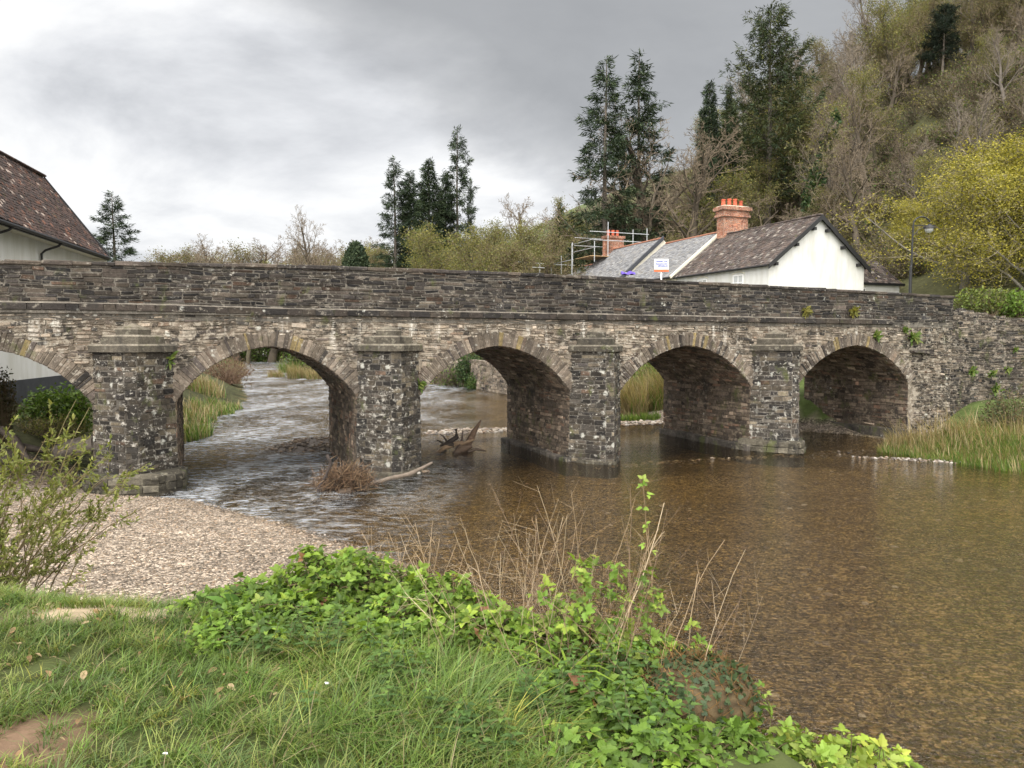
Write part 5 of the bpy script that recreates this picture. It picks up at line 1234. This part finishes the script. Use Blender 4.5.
# rank grass and reeds of the river banks
def reeds(mb, px, D, n, rx, ry, hh, dry, wid=.02, lean=.35, rot=0.0):
    c0 = np.array([(px - 512) / F * D, D]); a = rg.uniform(0, 6.28, n); r = np.sqrt(rg.random(n)); ex, ey = r * np.cos(a) * rx, r * np.sin(a) * ry
    x = c0[0] + ex * math.cos(rot) - ey * math.sin(rot); y = c0[1] + ex * math.sin(rot) + ey * math.cos(rot)
    isd = rg.random(n) < dry; c = GR[rg.integers(0, 5, n)] * rg.uniform(.8, 1.5, (n, 1)); c[isd] = DRYC[rg.integers(0, 3, isd.sum())] * rg.uniform(.7, 1.2, (isd.sum(), 1))
    h = rg.uniform(hh[0], hh[1], n) * (.5 + .5 * rg.random(n)) * np.where(isd, 1.25, .85)
    blades(mb, np.stack([x, y, np.maximum(height(x, y), -.05) - .03], 1), h, rg.normal(3.3, 1.2, n), rg.uniform(0, lean * 2.6, n), np.full(n, wid) * rg.uniform(.6, 1.3, n), c, rg.uniform(0, .3, n))
m = MB()
for px, D, n, rx, ry, hh, dry in ((925, 26.2, 3200, 1.5, .8, (.2, .5), .25), (965, 24.9, 4600, 1.6, 1.1, (.2, .55), .15), (1010, 23.9, 4600, 1.7, 1.3, (.2, .6), .15), (1060, 22.9, 3500, 2.2, 1.3, (.2, .6), .2), (1000, 26.6, 2500, 2.2, .9, (.3, .6), .2), (905, 27.4, 900, .6, .4, (.3, .6), .5), (935, 26.6, 420, 1.6, .6, (.6, 1.15), .95), (990, 25.2, 300, 2.0, 1.0, (.5, 1.05), .95)):
    reeds(m, px, D, n, rx, ry, hh, dry)
tag(m.build('bank_grass', M_GRASS), kind='stuff')
m = MB()
for px, D, n, rx, ry, hh, dry in ((634, 38.5, 1500, .7, .8, (.9, 2.2), .75), (655, 39.5, 2200, 1.0, .9, (.9, 2.2), .5), (648, 41, 2500, 2.0, 1.0, (1.0, 2.4), .15), (690, 40, 2500, 2.0, 1.5, (1.2, 2.4), .3), (640, 36.8, 900, 1.0, .3, (.3, .7), .0),
        (197, 36, 1100, .7, 1.5, (.4, 1.1), .3), (212, 40, 1200, 1.0, 1.5, (.3, .8), .15), (200, 46, 1500, 1.2, 2.5, (.5, 1.2), .5), (225, 43, 800, .9, 1.0, (.3, .8), .1), (190, 30, 1200, .5, 1.6, (.5, 1.3), .2),
        (297, 80, 900, 1.0, .8, (.8, 1.9), .8), (314, 78, 700, .8, .8, (.7, 1.6), .8), (276, 83, 500, .9, .6, (.5, 1.1), .8), (300, 95, 1500, 2.6, 1.5, (1.5, 3.0), .05)):
    reeds(m, px, D, n, rx, ry, hh, dry, .035)
tag(m.build('far_bank_reeds', M_GRASS), kind='stuff')
# leaf templates: midrib folded, toothed edge
def leaf_template(nt_=9, width=.42, tooth=.14, fold=.16, droop=.22, wpow=.8, peak=.38):
    t = np.linspace(0, 1, nt_); w = width * np.sin(PI * t ** (math.log(.5) / math.log(peak))) ** wpow; w[0] = .02; w[-1] = 0
    w = w * (1 + tooth * (np.arange(nt_) % 2 * 2 - 1)); 
    tt = t - tooth * .25 * (np.arange(nt_) % 2 == 0) * (t < .95) * (t > .05)
    mid = np.stack([0 * t, t, -droop * t ** 2], 1); lf = np.stack([-w, tt, -droop * t ** 2 + fold * w / width * .5], 1); rt = lf * [-1, 1, 1]
    V = np.concatenate([mid, lf, rt]); n = nt_
    Fq = [(i, i + 1, n + i + 1, n + i) for i in range(n - 1)] + [(i + 1, i, 2 * n + i, 2 * n + i + 1) for i in range(n - 1)]
    return V, Fq
BR_T = leaf_template(9, .35, .16, .2, .3); NE_T = leaf_template(11, .30, .18, .15, .3, .8, .30); DO_T = leaf_template(9, .26, .03, .10, .35, .9, .42); WI_T = leaf_template(5, .18, 0, .1, .15); IVY_T = leaf_template(7, .45, .3, .08, .1, .7, .3)
BRP = np.array([1.12, 1.08, 1.1]) * np.array([(.105, .185, .024), (.15, .235, .034), (.075, .135, .022), (.20, .26, .05), (.055, .10, .022)])
NEP = np.array([(.05, .095, .025), (.065, .12, .03), (.085, .14, .035)])
def put_leaves(mb, T, pos, dirs, normals, size, col):
    mb.inst(T[0], T[1], pos, frames(dirs, normals), size, col)
def bez(p0, p1, p2, t): t = t[:, None]; return (1 - t) ** 2 * p0 + 2 * t * (1 - t) * p1 + t * t * p2
def bramble(root_label, ells, nsh, pal, size=(.012, .037), stemc=(.10, .075, .04), group=None):
    c0 = ondep(*ells[0][:3]); r = thing('bramble_bush', root_label, 'bramble', (c0[0], c0[1], gz(c0[0], c0[1])), group)
    st_, lf = MB(), MB()
    for (px, py, D, rx, ry, rz_), ns in zip(ells, nsh):
        c = ondep(px, py, D)
        for k in range(ns):
            u = unit(rg.normal(0, 1, 3)); u[2] = abs(u[2]) * .9 + .02 if rg.random() < .8 else u[2]
            tip = c + u * np.array([rx, ry, rz_]) * rg.uniform(.72, 1.08)
            base = np.array([c[0] + rg.normal(0, rx * .45), c[1] + rg.normal(0, ry * .4), 0]); base[2] = gz(base[0], base[1]) - .02
            mid = (base + tip) / 2 + np.array([0, 0, rg.uniform(.05, .2)])
            t = np.linspace(0, 1, 6); q = bez(base, mid, tip, t); st_.tubes(q[:-1], q[1:], .0028, .002, 3, np.array(stemc) * rg.uniform(.6, 1.6))
            nl = rg.integers(4, 8); tl = np.sort(1 - .75 * rg.random(nl) ** 1.5); q = bez(base, mid, tip, tl); q2 = bez(base, mid, tip, np.minimum(tl + .02, 1.05)); ax = unit(q2 - q + 1e-6)
            for j in range(nl):
                out = unit(rg.normal(0, 1, 3) * [1, 1, .4] + u * .8); pet = q[j] + out * rg.uniform(.015, .05)
                nrm = unit(u * .6 + np.array([0, -.2, .8]) + rg.normal(0, .5, 3)); s = rg.uniform(*size) * (1.15 - .5 * tl[j] * (rg.random() < .4))
                colr = pal[min(int(abs(rg.normal(0, 1.5))), len(pal) - 1)] * rg.uniform(.55, 1.3)
                if tl[j] > .9: colr = colr * [1.35, 1.2, 1.0]
                if rg.random() < .005: colr = np.array((.20, .10, .05))
                side = np.cross(out, nrm); side = side / (np.linalg.norm(side) + 1e-9)
                ds = np.array([out, out * .35 + side, out * .35 - side])
                st_.tubes(q[j][None], pet[None], .0012, .001, 3, (.12, .14, .04))
                put_leaves(lf, BR_T, pet + ds * .006, ds, np.tile(nrm, (3, 1)) + rg.normal(0, .15, (3, 3)), np.array([1.1, .92, .92]) * s * 1.5, np.tile(colr, (3, 1)) * rg.uniform(.9, 1.1, (3, 1)))
    st_.build('stems', M_DRY, r, False, r.location); lf.build('leaves', M_LEAF, r, False, r.location); return r
bramble('dense bright green bramble mound on the grassy bank above the gravel', [(245, 632, 4.6, .42, .30, .26), (345, 606, 4.75, .50, .35, .38), (300, 645, 4.35, .45, .28, .26), (235, 655, 4.15, .3, .25, .2)], (200, 280, 190, 110), BRP[[0, 2, 1, 4, 3]])
bramble('lower bramble patch spilling over the bank edge next to the lawn', [(430, 628, 4.5, .42, .32, .30), (490, 655, 4.15, .32, .28, .24), (400, 668, 4.1, .36, .24, .2)], (200, 130, 130), BRP, (.016, .034))
bramble('loose leggy bramble tangle at the bank edge among dry stems', [(575, 665, 4.0, .38, .34, .30), (640, 690, 3.75, .34, .32, .28), (600, 625, 3.9, .48, .3, .36)], (75, 80, 34), BRP[[0, 1, 3, 2, 1]], (.015, .032))
bramble('low bramble growing over the ivy covered stump', [(600, 735, 3.5, .34, .30, .16), (700, 735, 3.5, .26, .28, .22)], (75, 70), BRP[[0, 2, 1, 4, 2]], (.015, .032))
bramble('pale bramble shoots leaning out from the bank at the bottom edge of the picture', [(800, 772, 3.3, .20, .20, .14), (860, 768, 3.35, .22, .2, .13)], (40, 46), BRP[[1, 3, 1, 0, 3]], (.016, .036))
bramble('young bramble and weeds filling the bank between the lawn and the ivy covered stump', [(565, 722, 3.45, .22, .22, .17), (625, 738, 3.3, .28, .22, .19), (560, 778, 2.95, .22, .2, .13), (650, 785, 2.95, .28, .2, .15), (725, 785, 3.05, .22, .2, .13)], (60, 75, 60, 70, 50), BRP[[0, 2, 1, 4, 3]], (.012, .034))
# tall single canes with leaf tufts
def cane(label, pts, rad, colr, tuft, nleaf, size=.036, name='bramble_cane'):
    P = np.array([ondep(*q) for q in pts]); t = np.linspace(0, 1, len(P)); tt = np.linspace(0, 1, 12); Q = np.stack([np.interp(tt, t, P[:, i]) for i in range(3)], 1) + rg.normal(0, .006, (12, 3))
    b = Q[0].copy(); b[2] = gz(b[0], b[1]); Q = np.concatenate([b[None], Q])
    r = thing(name, label, 'bramble cane', tuple(b)); m = MB(); m.polytube(Q, np.linspace(rad, rad * .5, 13), 5, colr); m.build('stem', M_DRY, r, True, b)
    lf = MB(); 
    for k in range(nleaf):
        f = 1 - rg.random() ** 1.3 * tuft; i = min(int(f * 12), 11); p = Q[i] + (Q[i + 1] - Q[i]) * (f * 12 - i)
        out = unit(rg.normal(0, 1, 3) * [1, 1, .6] + [0, 0, .2]); nrm = unit(np.array([0, -.4, .8]) + rg.normal(0, .4, 3)); side = unit(np.cross(out, nrm)); ds = np.array([out, out * .35 + side, out * .35 - side])
        put_leaves(lf, BR_T, p + out * .02 + ds * .004, ds, np.tile(nrm, (3, 1)), np.full(3, size * rg.uniform(.7, 1.3)), np.tile(BRP[[1, 3, 0][rg.integers(3)]] * rg.uniform(.9, 1.3), (3, 1)))
    lf.build('leaves', M_LEAF, r, False, b); return r
cane('dark red bramble cane with a leaf tuft at its tip, upright in the tangle', [(592, 690, 3.9), (590, 640, 3.9), (585, 590, 3.9), (582, 575, 3.9)], .006, (.10, .035, .02), .18, 9)
cane('tallest pale cane of the tangle, rising with small leaves against the water', [(655, 640, 3.9), (652, 580, 3.95), (646, 520, 4.0), (641, 478, 4.0)], .004, (.20, .14, .08), .5, 9, .03)
cane('dark cane with leaves arching along its length at the water side of the tangle', [(712, 700, 3.7), (710, 665, 3.7), (700, 645, 3.7), (690, 630, 3.7)], .004, (.06, .045, .03), .8, 14, .034)
cane('short dark cane with few leaf buds standing alone against rippled water', [(778, 768, 3.5), (773, 735, 3.5), (768, 708, 3.5), (764, 690, 3.5)], .0035, (.09, .06, .035), .35, 6, .022)
cane('leafy cane rising from the dense bramble mound above the gravel', [(350, 620, 4.7), (347, 590, 4.7), (346, 560, 4.7), (347, 552, 4.7)], .005, (.06, .04, .03), .5, 16, .042)
cane('leafy green cane between the red cane and the tallest pale cane', [(612, 660, 3.85), (618, 620, 3.85), (616, 590, 3.85), (620, 560, 3.85)], .004, (.14, .12, .05), .6, 12, .03)
# dock plants, nettles, a clump of broad strappy leaves
def dock(px, py, D, n, size, label):
    c = ondep(px, py, D); b = np.array([c[0], c[1], gz(c[0], c[1])]); r = thing('dock_plant', label, 'dock', tuple(b)); m, s_ = MB(), MB()
    for k in range(n):
        az = rg.uniform(0, 6.28); out = np.array([math.cos(az), math.sin(az), rg.uniform(.1, 1.3)]); out = unit(out); p = b + np.array([0, 0, c[2] - b[2]]) * rg.uniform(.4, 1.0) + out * [.1, .1, .06]
        s_.tubes(b[None], p[None], .005, .004, 4, (.16, .14, .06)); put_leaves(m, DO_T, p[None], out[None], np.array([[0, -.35, .8]]) + rg.normal(0, .2, (1, 3)), np.array([size * rg.uniform(.7, 1.15)]), (BRP[[0, 2, 4][rg.integers(3)]] * [.8, .9, 1.3] * rg.uniform(.9, 1.2))[None])
    s_.build('stalks', M_DRY, r, False, b); m.build('leaves', M_LEAF, r, True, b)
dock(240, 612, 4.5, 9, .16, 'dock with broad upright leaves in the bramble mound nearest the gravel ledge')
dock(378, 632, 4.4, 8, .15, 'dock with broad bluish green leaves beneath the leafy cane')
dock(205, 655, 4.2, 5, .11, 'small dock at the lawn end of the bramble mound')
def nettle(label, cen, n, hh):
    c0 = ondep(*cen[0][:3]); r = thing('nettle_patch', label, 'nettles', (c0[0], c0[1], gz(c0[0], c0[1]))); s_, lf = MB(), MB()
    for (px, py, D, rx) in cen:
        c = ondep(px, py, D)
        for k in range(n):
            x, y = c[0] + rg.normal(0, rx), c[1] + rg.normal(0, rx * .8); b = np.array([x, y, gz(x, y)]); h = rg.uniform(*hh); top = b + np.array([rg.normal(0, .06), rg.normal(0, .06), h]); s_.tubes(b[None], top[None], .003, .002, 4, (.09, .10, .04))
            for j in range(6):
                f = .3 + .7 * j / 5; p = b + (top - b) * f; az = j * PI / 2 + rg.uniform(-.3, .3); s = (.055 - .036 * (f - .3)) * rg.uniform(.8, 1.2)
                for q_ in (0, PI): d = np.array([math.cos(az + q_), math.sin(az + q_), .25]); put_leaves(lf, NE_T, (p + d * .01)[None], d[None], np.array([[0, 0, 1.0]]) + d * -.3, np.array([s]), (NEP[rg.integers(3)] * rg.uniform(.8, 1.4) * ([1.3, 1.25, 1] if f > .9 else [1, 1, 1]))[None])
    s_.build('stems', M_DRY, r, False, r.location); lf.build('leaves', M_LEAF, r, False, r.location)
nettle('young nettles growing through the long grass in front of the bramble patch', [(430, 735, 3.2, .16), (480, 760, 3.05, .14), (400, 700, 3.6, .10)], 9, (.10, .2))
nettle('nettles at the foot of the leggy bramble tangle', [(560, 740, 3.35, .15), (625, 760, 3.2, .16), (660, 700, 3.6, .14)], 15, (.12, .26))
nettle('nettles standing in the shade of the dense bramble mound', [(265, 668, 4.0, .2), (330, 690, 3.9, .16)], 12, (.12, .22))
c = ondep(565, 725, 3.55); b = np.array([c[0], c[1], gz(c[0], c[1])]); r = thing('strappy_plant', 'clump of broad arching yellow green strap leaves at the lawn edge', 'plant', tuple(b)); m = MB(); n = 13
blades(m, np.tile(b, (n, 1)) + rg.normal(0, .03, (n, 3)) * [1, 1, 0], rg.uniform(.22, .42, n), rg.uniform(0, 6.28, n), rg.uniform(.5, 1.1, n), rg.uniform(.018, .03, n), np.array([(.17, .25, .03)]) * rg.uniform(.8, 1.2, (n, 1)), rg.uniform(.3, .75, n)); m.build('leaves', M_LEAF, r, True, b)
# dead stems: each one a thing
def dead_stem(base, top, rad, nside, label, group, colr):
    r = thing('dead_stem', label, 'dead stem', tuple(base)); m = MB(); mid = (base + top) / 2 + rg.normal(0, .04, 3) * [1, 1, .3]; t = np.linspace(0, 1, 7); q = bez(base, mid, top, t) + rg.normal(0, .004, (7, 3)); m.polytube(q, np.linspace(rad, rad * .5, 7), 4, colr)
    for k in range(nside):
        f = rg.uniform(.35, .98); p = bez(base, mid, top, np.array([f]))[0]; d = unit(unit(top - base) * .7 + rg.normal(0, .6, 3)); L = rg.uniform(.06, .25); e = p + d * L; m.tubes(p[None], e[None], rad * .5, rad * .3, 3, colr)
        if rg.random() < .5: e2 = p + d * L * .6; m.tubes(e2[None], (e2 + unit(d + rg.normal(0, .7, 3)) * L * .5)[None], rad * .4, rad * .25, 3, colr)
    m.build('stem', M_DRY, r, False, base)
SC = [(.30, .22, .135), (.23, .16, .10), (.38, .30, .20), (.16, .11, .07)]
for k in range(105):
    px = rg.uniform(445, 715); D = rg.uniform(3.5, 4.5) + (.25 if px < 540 else 0); x = (px - 512) / F * D; b = np.array([x, D, gz(x, D) - .02])
    H = rg.uniform(.3, .92) * (1.1 if 540 < px < 660 else .85); top = b + np.array([np.clip(rg.normal(.03, .24), -.4, .32), rg.normal(0, .2), H])
    dead_stem(b, top, rg.uniform(.0010, .0023), rg.integers(1, 6), 'thin tan dead stem in the tangle at the bank edge', 'dead stems of the tangle', np.array(SC[rg.integers(4)]))
for px, py, qx, qy in ((385, 590, 362, 530), (392, 600, 388, 536), (400, 600, 407, 545), (410, 600, 402, 552), (418, 605, 430, 545), (375, 600, 380, 545), (432, 625, 455, 548), (440, 630, 440, 540), (425, 600, 415, 524)):
    b = ondep(px, py, 4.9); b[2] = gz(b[0], b[1]); dead_stem(b, ondep(qx, qy, 4.9), .0035, 3, 'pale broken straw stem at the back of the bramble mound', 'straw stems behind the brambles', np.array(SC[0]))
b = ondep(598, 690, 3.8); b[2] = gz(b[0], b[1]); dead_stem(b, ondep(664, 503, 3.9), .004, 1, 'longest pale dead stem, slanting up across the tangle over the water', None, np.array(SC[2]))
b = ondep(680, 660, 3.8); b[2] = gz(b[0], b[1]); dead_stem(b, ondep(697, 574, 3.8), .004, 1, 'stout pale dead stem leaning at the water side of the tangle', None, np.array(SC[0]))
# ivy covered stump
c = ondep(695, 752, 3.5); sz = gz(c[0], c[1]); sr = thing('tree_stump', 'rounded brown mossy stump overgrown with small ivy leaves at the bank edge', 'stump', (c[0], c[1], sz))
u = unit(rg.normal(0, 1, (900, 3))); m = MB(); nth, nph = 28, 14; tt, pp = np.meshgrid(np.linspace(0, 2 * PI, nth), np.linspace(0, PI / 2, nph), indexing='ij'); rad = .27 * (1 + .10 * wob(np.cos(tt) * 3, np.sin(tt) * 3 + pp * 3, 2))
top_h = max(c[2] + .12 - sz, .2); v = np.stack([c[0] + rad * np.cos(tt) * np.sin(pp) ** .7, c[1] + rad * np.sin(tt) * np.sin(pp) ** .7, sz - .1 + (top_h + .1) * np.cos(pp) ** .6], -1).reshape(-1, 3)
i_, j_ = np.meshgrid(np.arange(nth - 1), np.arange(nph - 1), indexing='ij'); q = (i_ * nph + j_).ravel(); m.add(v, np.stack([q, q + 1, q + nph + 1, q + nph], 1), np.array([(.060, .042, .021)]) * rg.uniform(.5, 1.7, (len(v), 1))); m.build('stump', M_BARK, sr, True, sr.location)
k = rg.integers(0, len(v), 900); nn = unit(v[k] - np.array([c[0], c[1], sz])); dd = unit(rg.normal(0, 1, (900, 3)) + [0, 0, -.3]); m = MB(); put_leaves(m, IVY_T, v[k] + nn * .012, dd, nn + rg.normal(0, .2, (900, 3)), rg.uniform(.016, .036, 900), np.array([(.055, .085, .035), (.07, .10, .042), (.04, .065, .028)])[rg.integers(0, 3, 900)]); m.build('ivy', M_LEAF, sr, False, sr.location)
n = 1800; a_ = v[rg.integers(0, len(v), n)]; m = MB(); m.tubes(a_, a_ + rg.normal(0, .03, (n, 3)), .0022, .001, 3, np.array([(.16, .09, .03), (.10, .06, .025)])[rg.integers(0, 2, n)]); m.build('moss', M_DRY, sr, False, sr.location)
# willow shrub by the beach
wx, wy = -4.45, 6.5; wz = gz(wx, wy); wr_ = thing('willow_shrub', 'thin stemmed willow shrub with small yellow green leaves beside the gravel beach', 'shrub', (wx, wy, wz)); s_, lf = MB(), MB()
for k in range(82):
    b = np.array([wx + rg.normal(0, .16) - .1, wy + rg.normal(0, .15), wz - .03]); an = rg.normal(.20, .45); L = rg.uniform(.8, 2.2) * (1 - .16 * abs(an)); top = b + np.array([math.sin(an) * L, rg.normal(0, .3), math.cos(an) * L]); mid = (b + top) / 2 + np.array([-.1 * np.sign(an) * L * .5, 0, .12 * L]); t = np.linspace(0, 1, 9); q = bez(b, mid, top, t) + rg.normal(0, .01, (9, 3)); s_.tubes(q[:-1], q[1:], np.linspace(.0075, .0026, 8), np.linspace(.007, .002, 8), 4, np.array([(.16, .12, .06), (.12, .085, .045), (.18, .15, .07)])[rg.integers(3)])
    for j in range(rg.integers(4, 8)):
        f = rg.uniform(.35, 1); p = bez(b, mid, top, np.array([f]))[0]; d = unit(unit(top - b) + rg.normal(0, .5, 3)); e = p + d * rg.uniform(.12, .4); s_.tubes(p[None], e[None], .0025, .0015, 3, (.17, .13, .06)); nl = rg.integers(20, 36); ft = rg.uniform(.1, 1.05, (nl, 1)); pos = p + (e - p) * ft + rg.normal(0, .006, (nl, 3)); dl_ = unit(d + rg.normal(0, .6, (nl, 3))); put_leaves(lf, WI_T, pos, dl_, unit(rg.normal(0, .5, (nl, 3)) + [0, -.2, 1]), rg.uniform(.026, .058, nl), np.array([(.15, .165, .035), (.115, .135, .03), (.19, .195, .05)])[rg.integers(0, 3, nl)] * rg.uniform(.8, 1.2, (nl, 1)))
s_.build('stems', M_DRY, wr_, False, wr_.location); lf.build('leaves', M_LEAF, wr_, False, wr_.location)
# weeds at the beach edge
m = MB()
for px, py in ((110, 600), (60, 600), (30, 600), (85, 603)):
    r_ = ray(px, py); c = np.array([(px - 512) / F * 6.6, 6.6]); n = 120; x, y = c[0] + rg.normal(0, .10, n), c[1] + rg.normal(0, .1, n); blades(m, np.stack([x, y, height(x, y) - .01], 1), rg.uniform(.08, .28, n), rg.uniform(0, 6.28, n), rg.uniform(.2, .9, n), np.full(n, .006), GR[rg.integers(0, 5, n)] * rg.uniform(.8, 1.4, (n, 1)), rg.uniform(.1, .4, n))
tag(m.build('beach_weeds', M_GRASS), kind='stuff')
# scraps of litter
for px, py, lab in ((327, 683, 'tiny white scrap lying in the long grass below the brambles'), (165, 753, 'tiny white scrap lying in the short trampled grass')):
    p = onz(px, py, 2.2 if px > 300 else 2.16); m = MB(); m.bevel_box((-.008, -.005, -.003), (.008, .005, .003), .002, (.8, .8, .8), None, .0015, rg); o = m.build('litter', M_FRAME); o.location = p; o.rotation_euler = (.5, .2, .4); tag(o, lab, 'litter')
# ------------------------------------------------------------------ shrubs round the bridge
def shrub(name, label, cat, px, py, D, rx, ry, rz_, pal, n=1500, size=(.08, .16), twigs=90, per=2, group=None, twc=(.13, .10, .06)):
    c = ondep(px, py, D); z0 = gz(c[0], c[1]); r = thing(name, label, cat, (c[0], c[1], z0), group); s_, lf = MB(), MB()
    u = unit(rg.normal(0, 1, (twigs, 3))); u[:, 2] = np.abs(u[:, 2]); tip = c + u * [rx, ry, rz_]; b = np.stack([c[0] + rg.normal(0, rx * .25, twigs), c[1] + rg.normal(0, ry * .25, twigs), np.full(twigs, min(z0, c[2]) - .1)], 1)
    s_.tubes(b, tip, .018, .006, 3, np.array(twc)); s_.build('stems', M_DRY, r, False, r.location)
    if n:
        u = unit(rg.normal(0, 1, (n, 3))); lump = 1 + .22 * np.sin(u[:, 0] * 5 + 1) * np.cos(u[:, 1] * 4 + u[:, 2] * 5); p = c + u * [rx, ry, rz_] * (rg.uniform(.5, 1.05, n) * lump)[:, None]; leaf_cloud(lf, rg, p, size, np.array(pal), .05, per); lf.build('leaves', M_LEAF, r, False, r.location)
    return r
shrub('ivy_bush', 'bright green leafy bush under the arch nearest the riverside house', 'bush', 58, 412, 26, 1.15, .8, .8, GRN + [(.12, .19, .03)], 2200, (.08, .18))
shrub('ivy_bush', 'yellowish scrub below the bright green bush beside the riverside house', 'bush', 48, 432, 24.6, 1.3, .6, .5, [(.15, .15, .05), (.12, .13, .04), (.2, .17, .08)], 900, (.06, .12))
shrub('ivy_bush', 'dark trailing scrub at the outermost edge under the house arch', 'bush', 2, 410, 22.8, .35, .5, 1.2, [(.10, .085, .05), (.07, .07, .03)], 700, (.06, .12))
shrub('brush_heap', 'brown bare brush leaning over the far river bank seen through the first full arch', 'brush', 226, 372, 62, 2.2, 1.6, 1.4, [(.14, .085, .055), (.11, .07, .05)], 700, (.1, .2), 200, twc=(.14, .09, .06))
shrub('leafy_bush', 'dark green bush overhanging the river at the top of the first full arch', 'bush', 262, 350, 150, 7, 4, 3.5, OLIVE + GRN, 1500, (.4, .8))
shrub('leafy_bush', 'mid green bush on the far bank beside dry reed tufts', 'bush', 312, 357, 96, 3.2, 3, 2.6, GRN + OLIVE, 1600, (.2, .45))
shrub('leafy_bush', 'tall olive bush on the far bank behind the second pier', 'bush', 372, 345, 110, 8, 4, 5, OLIVE + BUD, 1600, (.3, .6))
shrub('leafy_bush', 'fresh green bush behind the reeds seen through the third full arch', 'bush', 654, 372, 45, 2.4, 2, 2.2, [(.11, .17, .035), (.09, .14, .03), (.15, .2, .05)], 2600, (.12, .26))
shrub('leafy_bush', 'bright green bush peeping over the broken river wall top', 'bush', 985, 302, 36, 1.6, 1.2, .6, [(.13, .17, .035), (.09, .12, .03), (.17, .19, .045), (.07, .08, .03)], 900, (.10, .2))
shrub('leafy_bush', 'small bright green bush at the frame edge over the river wall', 'bush', 1022, 305, 35, .9, 1, .6, [(.13, .20, .03), (.10, .16, .03)], 900, (.10, .2))
shrub('leafy_bush', 'dark bramble scrub against the foot of the river wall', 'bush', 1012, 420, 26.8, 1.1, .7, 1.0, [(.06, .075, .03), (.09, .10, .04), (.15, .12, .07)], 1200, (.06, .13))
# a low stone wall along the far right bank, with ivy on it, seen through the second full arch
rw = thing('river_wall', 'low old stone river wall on the far bank seen through the middle arch', 'wall', (float(np.interp(62, YR, XR)), 62, 0)); m = MB()
ya, yb = 44.0, 86.0; Lr = yb - ya
def rmap(a, h, o): y = yb - a; return np.stack([np.interp(y, YR, XR) - .25 - o, y - .3 * o, h], -1)
aa = np.linspace(0, Lr, 30)
for k in range(29): m.add(np.concatenate([rmap(aa[k:k+2], np.full(2, 2.3), np.zeros(2)), rmap(aa[k:k+2][::-1], np.full(2, 2.3), np.full(2, -.5))]), [(0, 1, 2, 3)], MORT_W); m.add(rmap(np.array([aa[k], aa[k+1], aa[k+1], aa[k]]), np.array([-.4, -.4, 2.3, 2.3]), np.zeros(4)), [(0, 1, 2, 3)], MORT_W)
masonry(m, layout(0, Lr, 0, 2.3, (.12, .25), (.25, .7), .05), rmap, PAL_WALL, W_WALL, .02, (.01, .06), .02); m.build('masonry', M_WING, rw, False, rw.location)
shrub('ivy_bush', 'dark ivy hanging down the low far river wall', 'ivy', 468, 372, 64, 1.0, .8, 1.3, [(.03, .055, .02), (.05, .085, .025)], 1500, (.12, .25))
shrub('ivy_bush', 'green bush growing at the waterline under the far river wall', 'bush', 477, 385, 62.5, .8, .7, .9, [(.05, .09, .025), (.08, .12, .03)], 1100, (.12, .22))
shrub('ivy_bush', 'leafy ivy mass along the top of the far river wall', 'ivy', 500, 355, 66, 3.0, 1.5, 1.8, [(.05, .08, .025), (.08, .11, .03), (.035, .06, .02)], 1800, (.15, .3))
# plants rooted in the masonry
for px, py, s_, lab in ((967, 371, .30, 'lowest hanging fern tuft on the river wall nearest the parapet end'), (986, 374, .25, 'pale green fern tuft in the middle of the river wall'), (990, 388, .26, 'fern tuft below the pale green one on the river wall'), (1002, 370, .2, 'small fern tuft at the outer end of the row on the river wall'), (914, 337, .36, 'spreading weed on the wall above the dark corbel'), (876, 335, .28, 'bright green fern on the crown of the last arch'), (852, 312, .34, 'yellowish moss cushion on the string course over the last arch'), (805, 312, .28, 'yellow green moss cushion on the string course over the last cutwater'), (168, 360, .26, 'small fern beside the cap of the first cutwater'), (905, 330, .2, 'little weed between the last arch and the parapet end'), (420, 385, .2, 'weed tuft on the flank of the second cutwater'), (1010, 350, .18, 'tiny weed high on the river wall near the frame edge')):
    t_ = (BO + .06 * BN - CAM) @ BN / (ray(px, py) @ BN); p = CAM + ray(px, py) * t_
    if px > 955: p = p + BN * .22
    r = thing('wall_fern', lab, 'fern', tuple(p)); m = MB(); n = 46; a = rg.uniform(0, 6.28, n); d = unit(np.stack([np.cos(a), 0 * a, np.sin(a)], 1) @ np.array([BD, BN, [0, 0, 1]]) + BN * .7 + rg.normal(0, .2, (n, 3)))
    pal = np.array([(.10, .16, .03), (.075, .12, .025), (.15, .18, .04)] if 'moss' not in lab else [(.19, .17, .04), (.15, .15, .035)]); put_leaves(m, WI_T, np.tile(p, (n, 1)) + rg.normal(0, .06, (n, 3)) * s_ * 3, d, unit(rg.normal(0, .5, (n, 3)) + BN + [0, 0, .6]), rg.uniform(.4, 1, n) * s_, pal[rg.integers(0, len(pal), n)]); m.build('fronds', M_LEAF, r, False, p)

# dead leaves lying in the short grass
n = 420; x, y = rg.uniform(-3.2, .3, n), rg.uniform(2.3, 5.2, n); k = (np.abs(wob(x, y, 2.2)) > .12) | (x < -1.7); x, y = x[k], y[k]; k = y < np.interp(x, EX, EY); x, y = x[k], y[k]; n = len(x)
m = MB(); d = unit(rg.normal(0, 1, (n, 3)) * [1, 1, .3]); put_leaves(m, DO_T, np.stack([x, y, height(x, y) + rg.uniform(.012, .045, n)], 1), d, unit(rg.normal(0, .4, (n, 3)) + [0, 0, 1]), rg.uniform(.02, .06, n), np.array([(.30, .19, .10), (.22, .13, .07), (.38, .28, .16)])[rg.integers(0, 3, n)]); tag(m.build('leaf_litter', M_LEAF), kind='stuff')
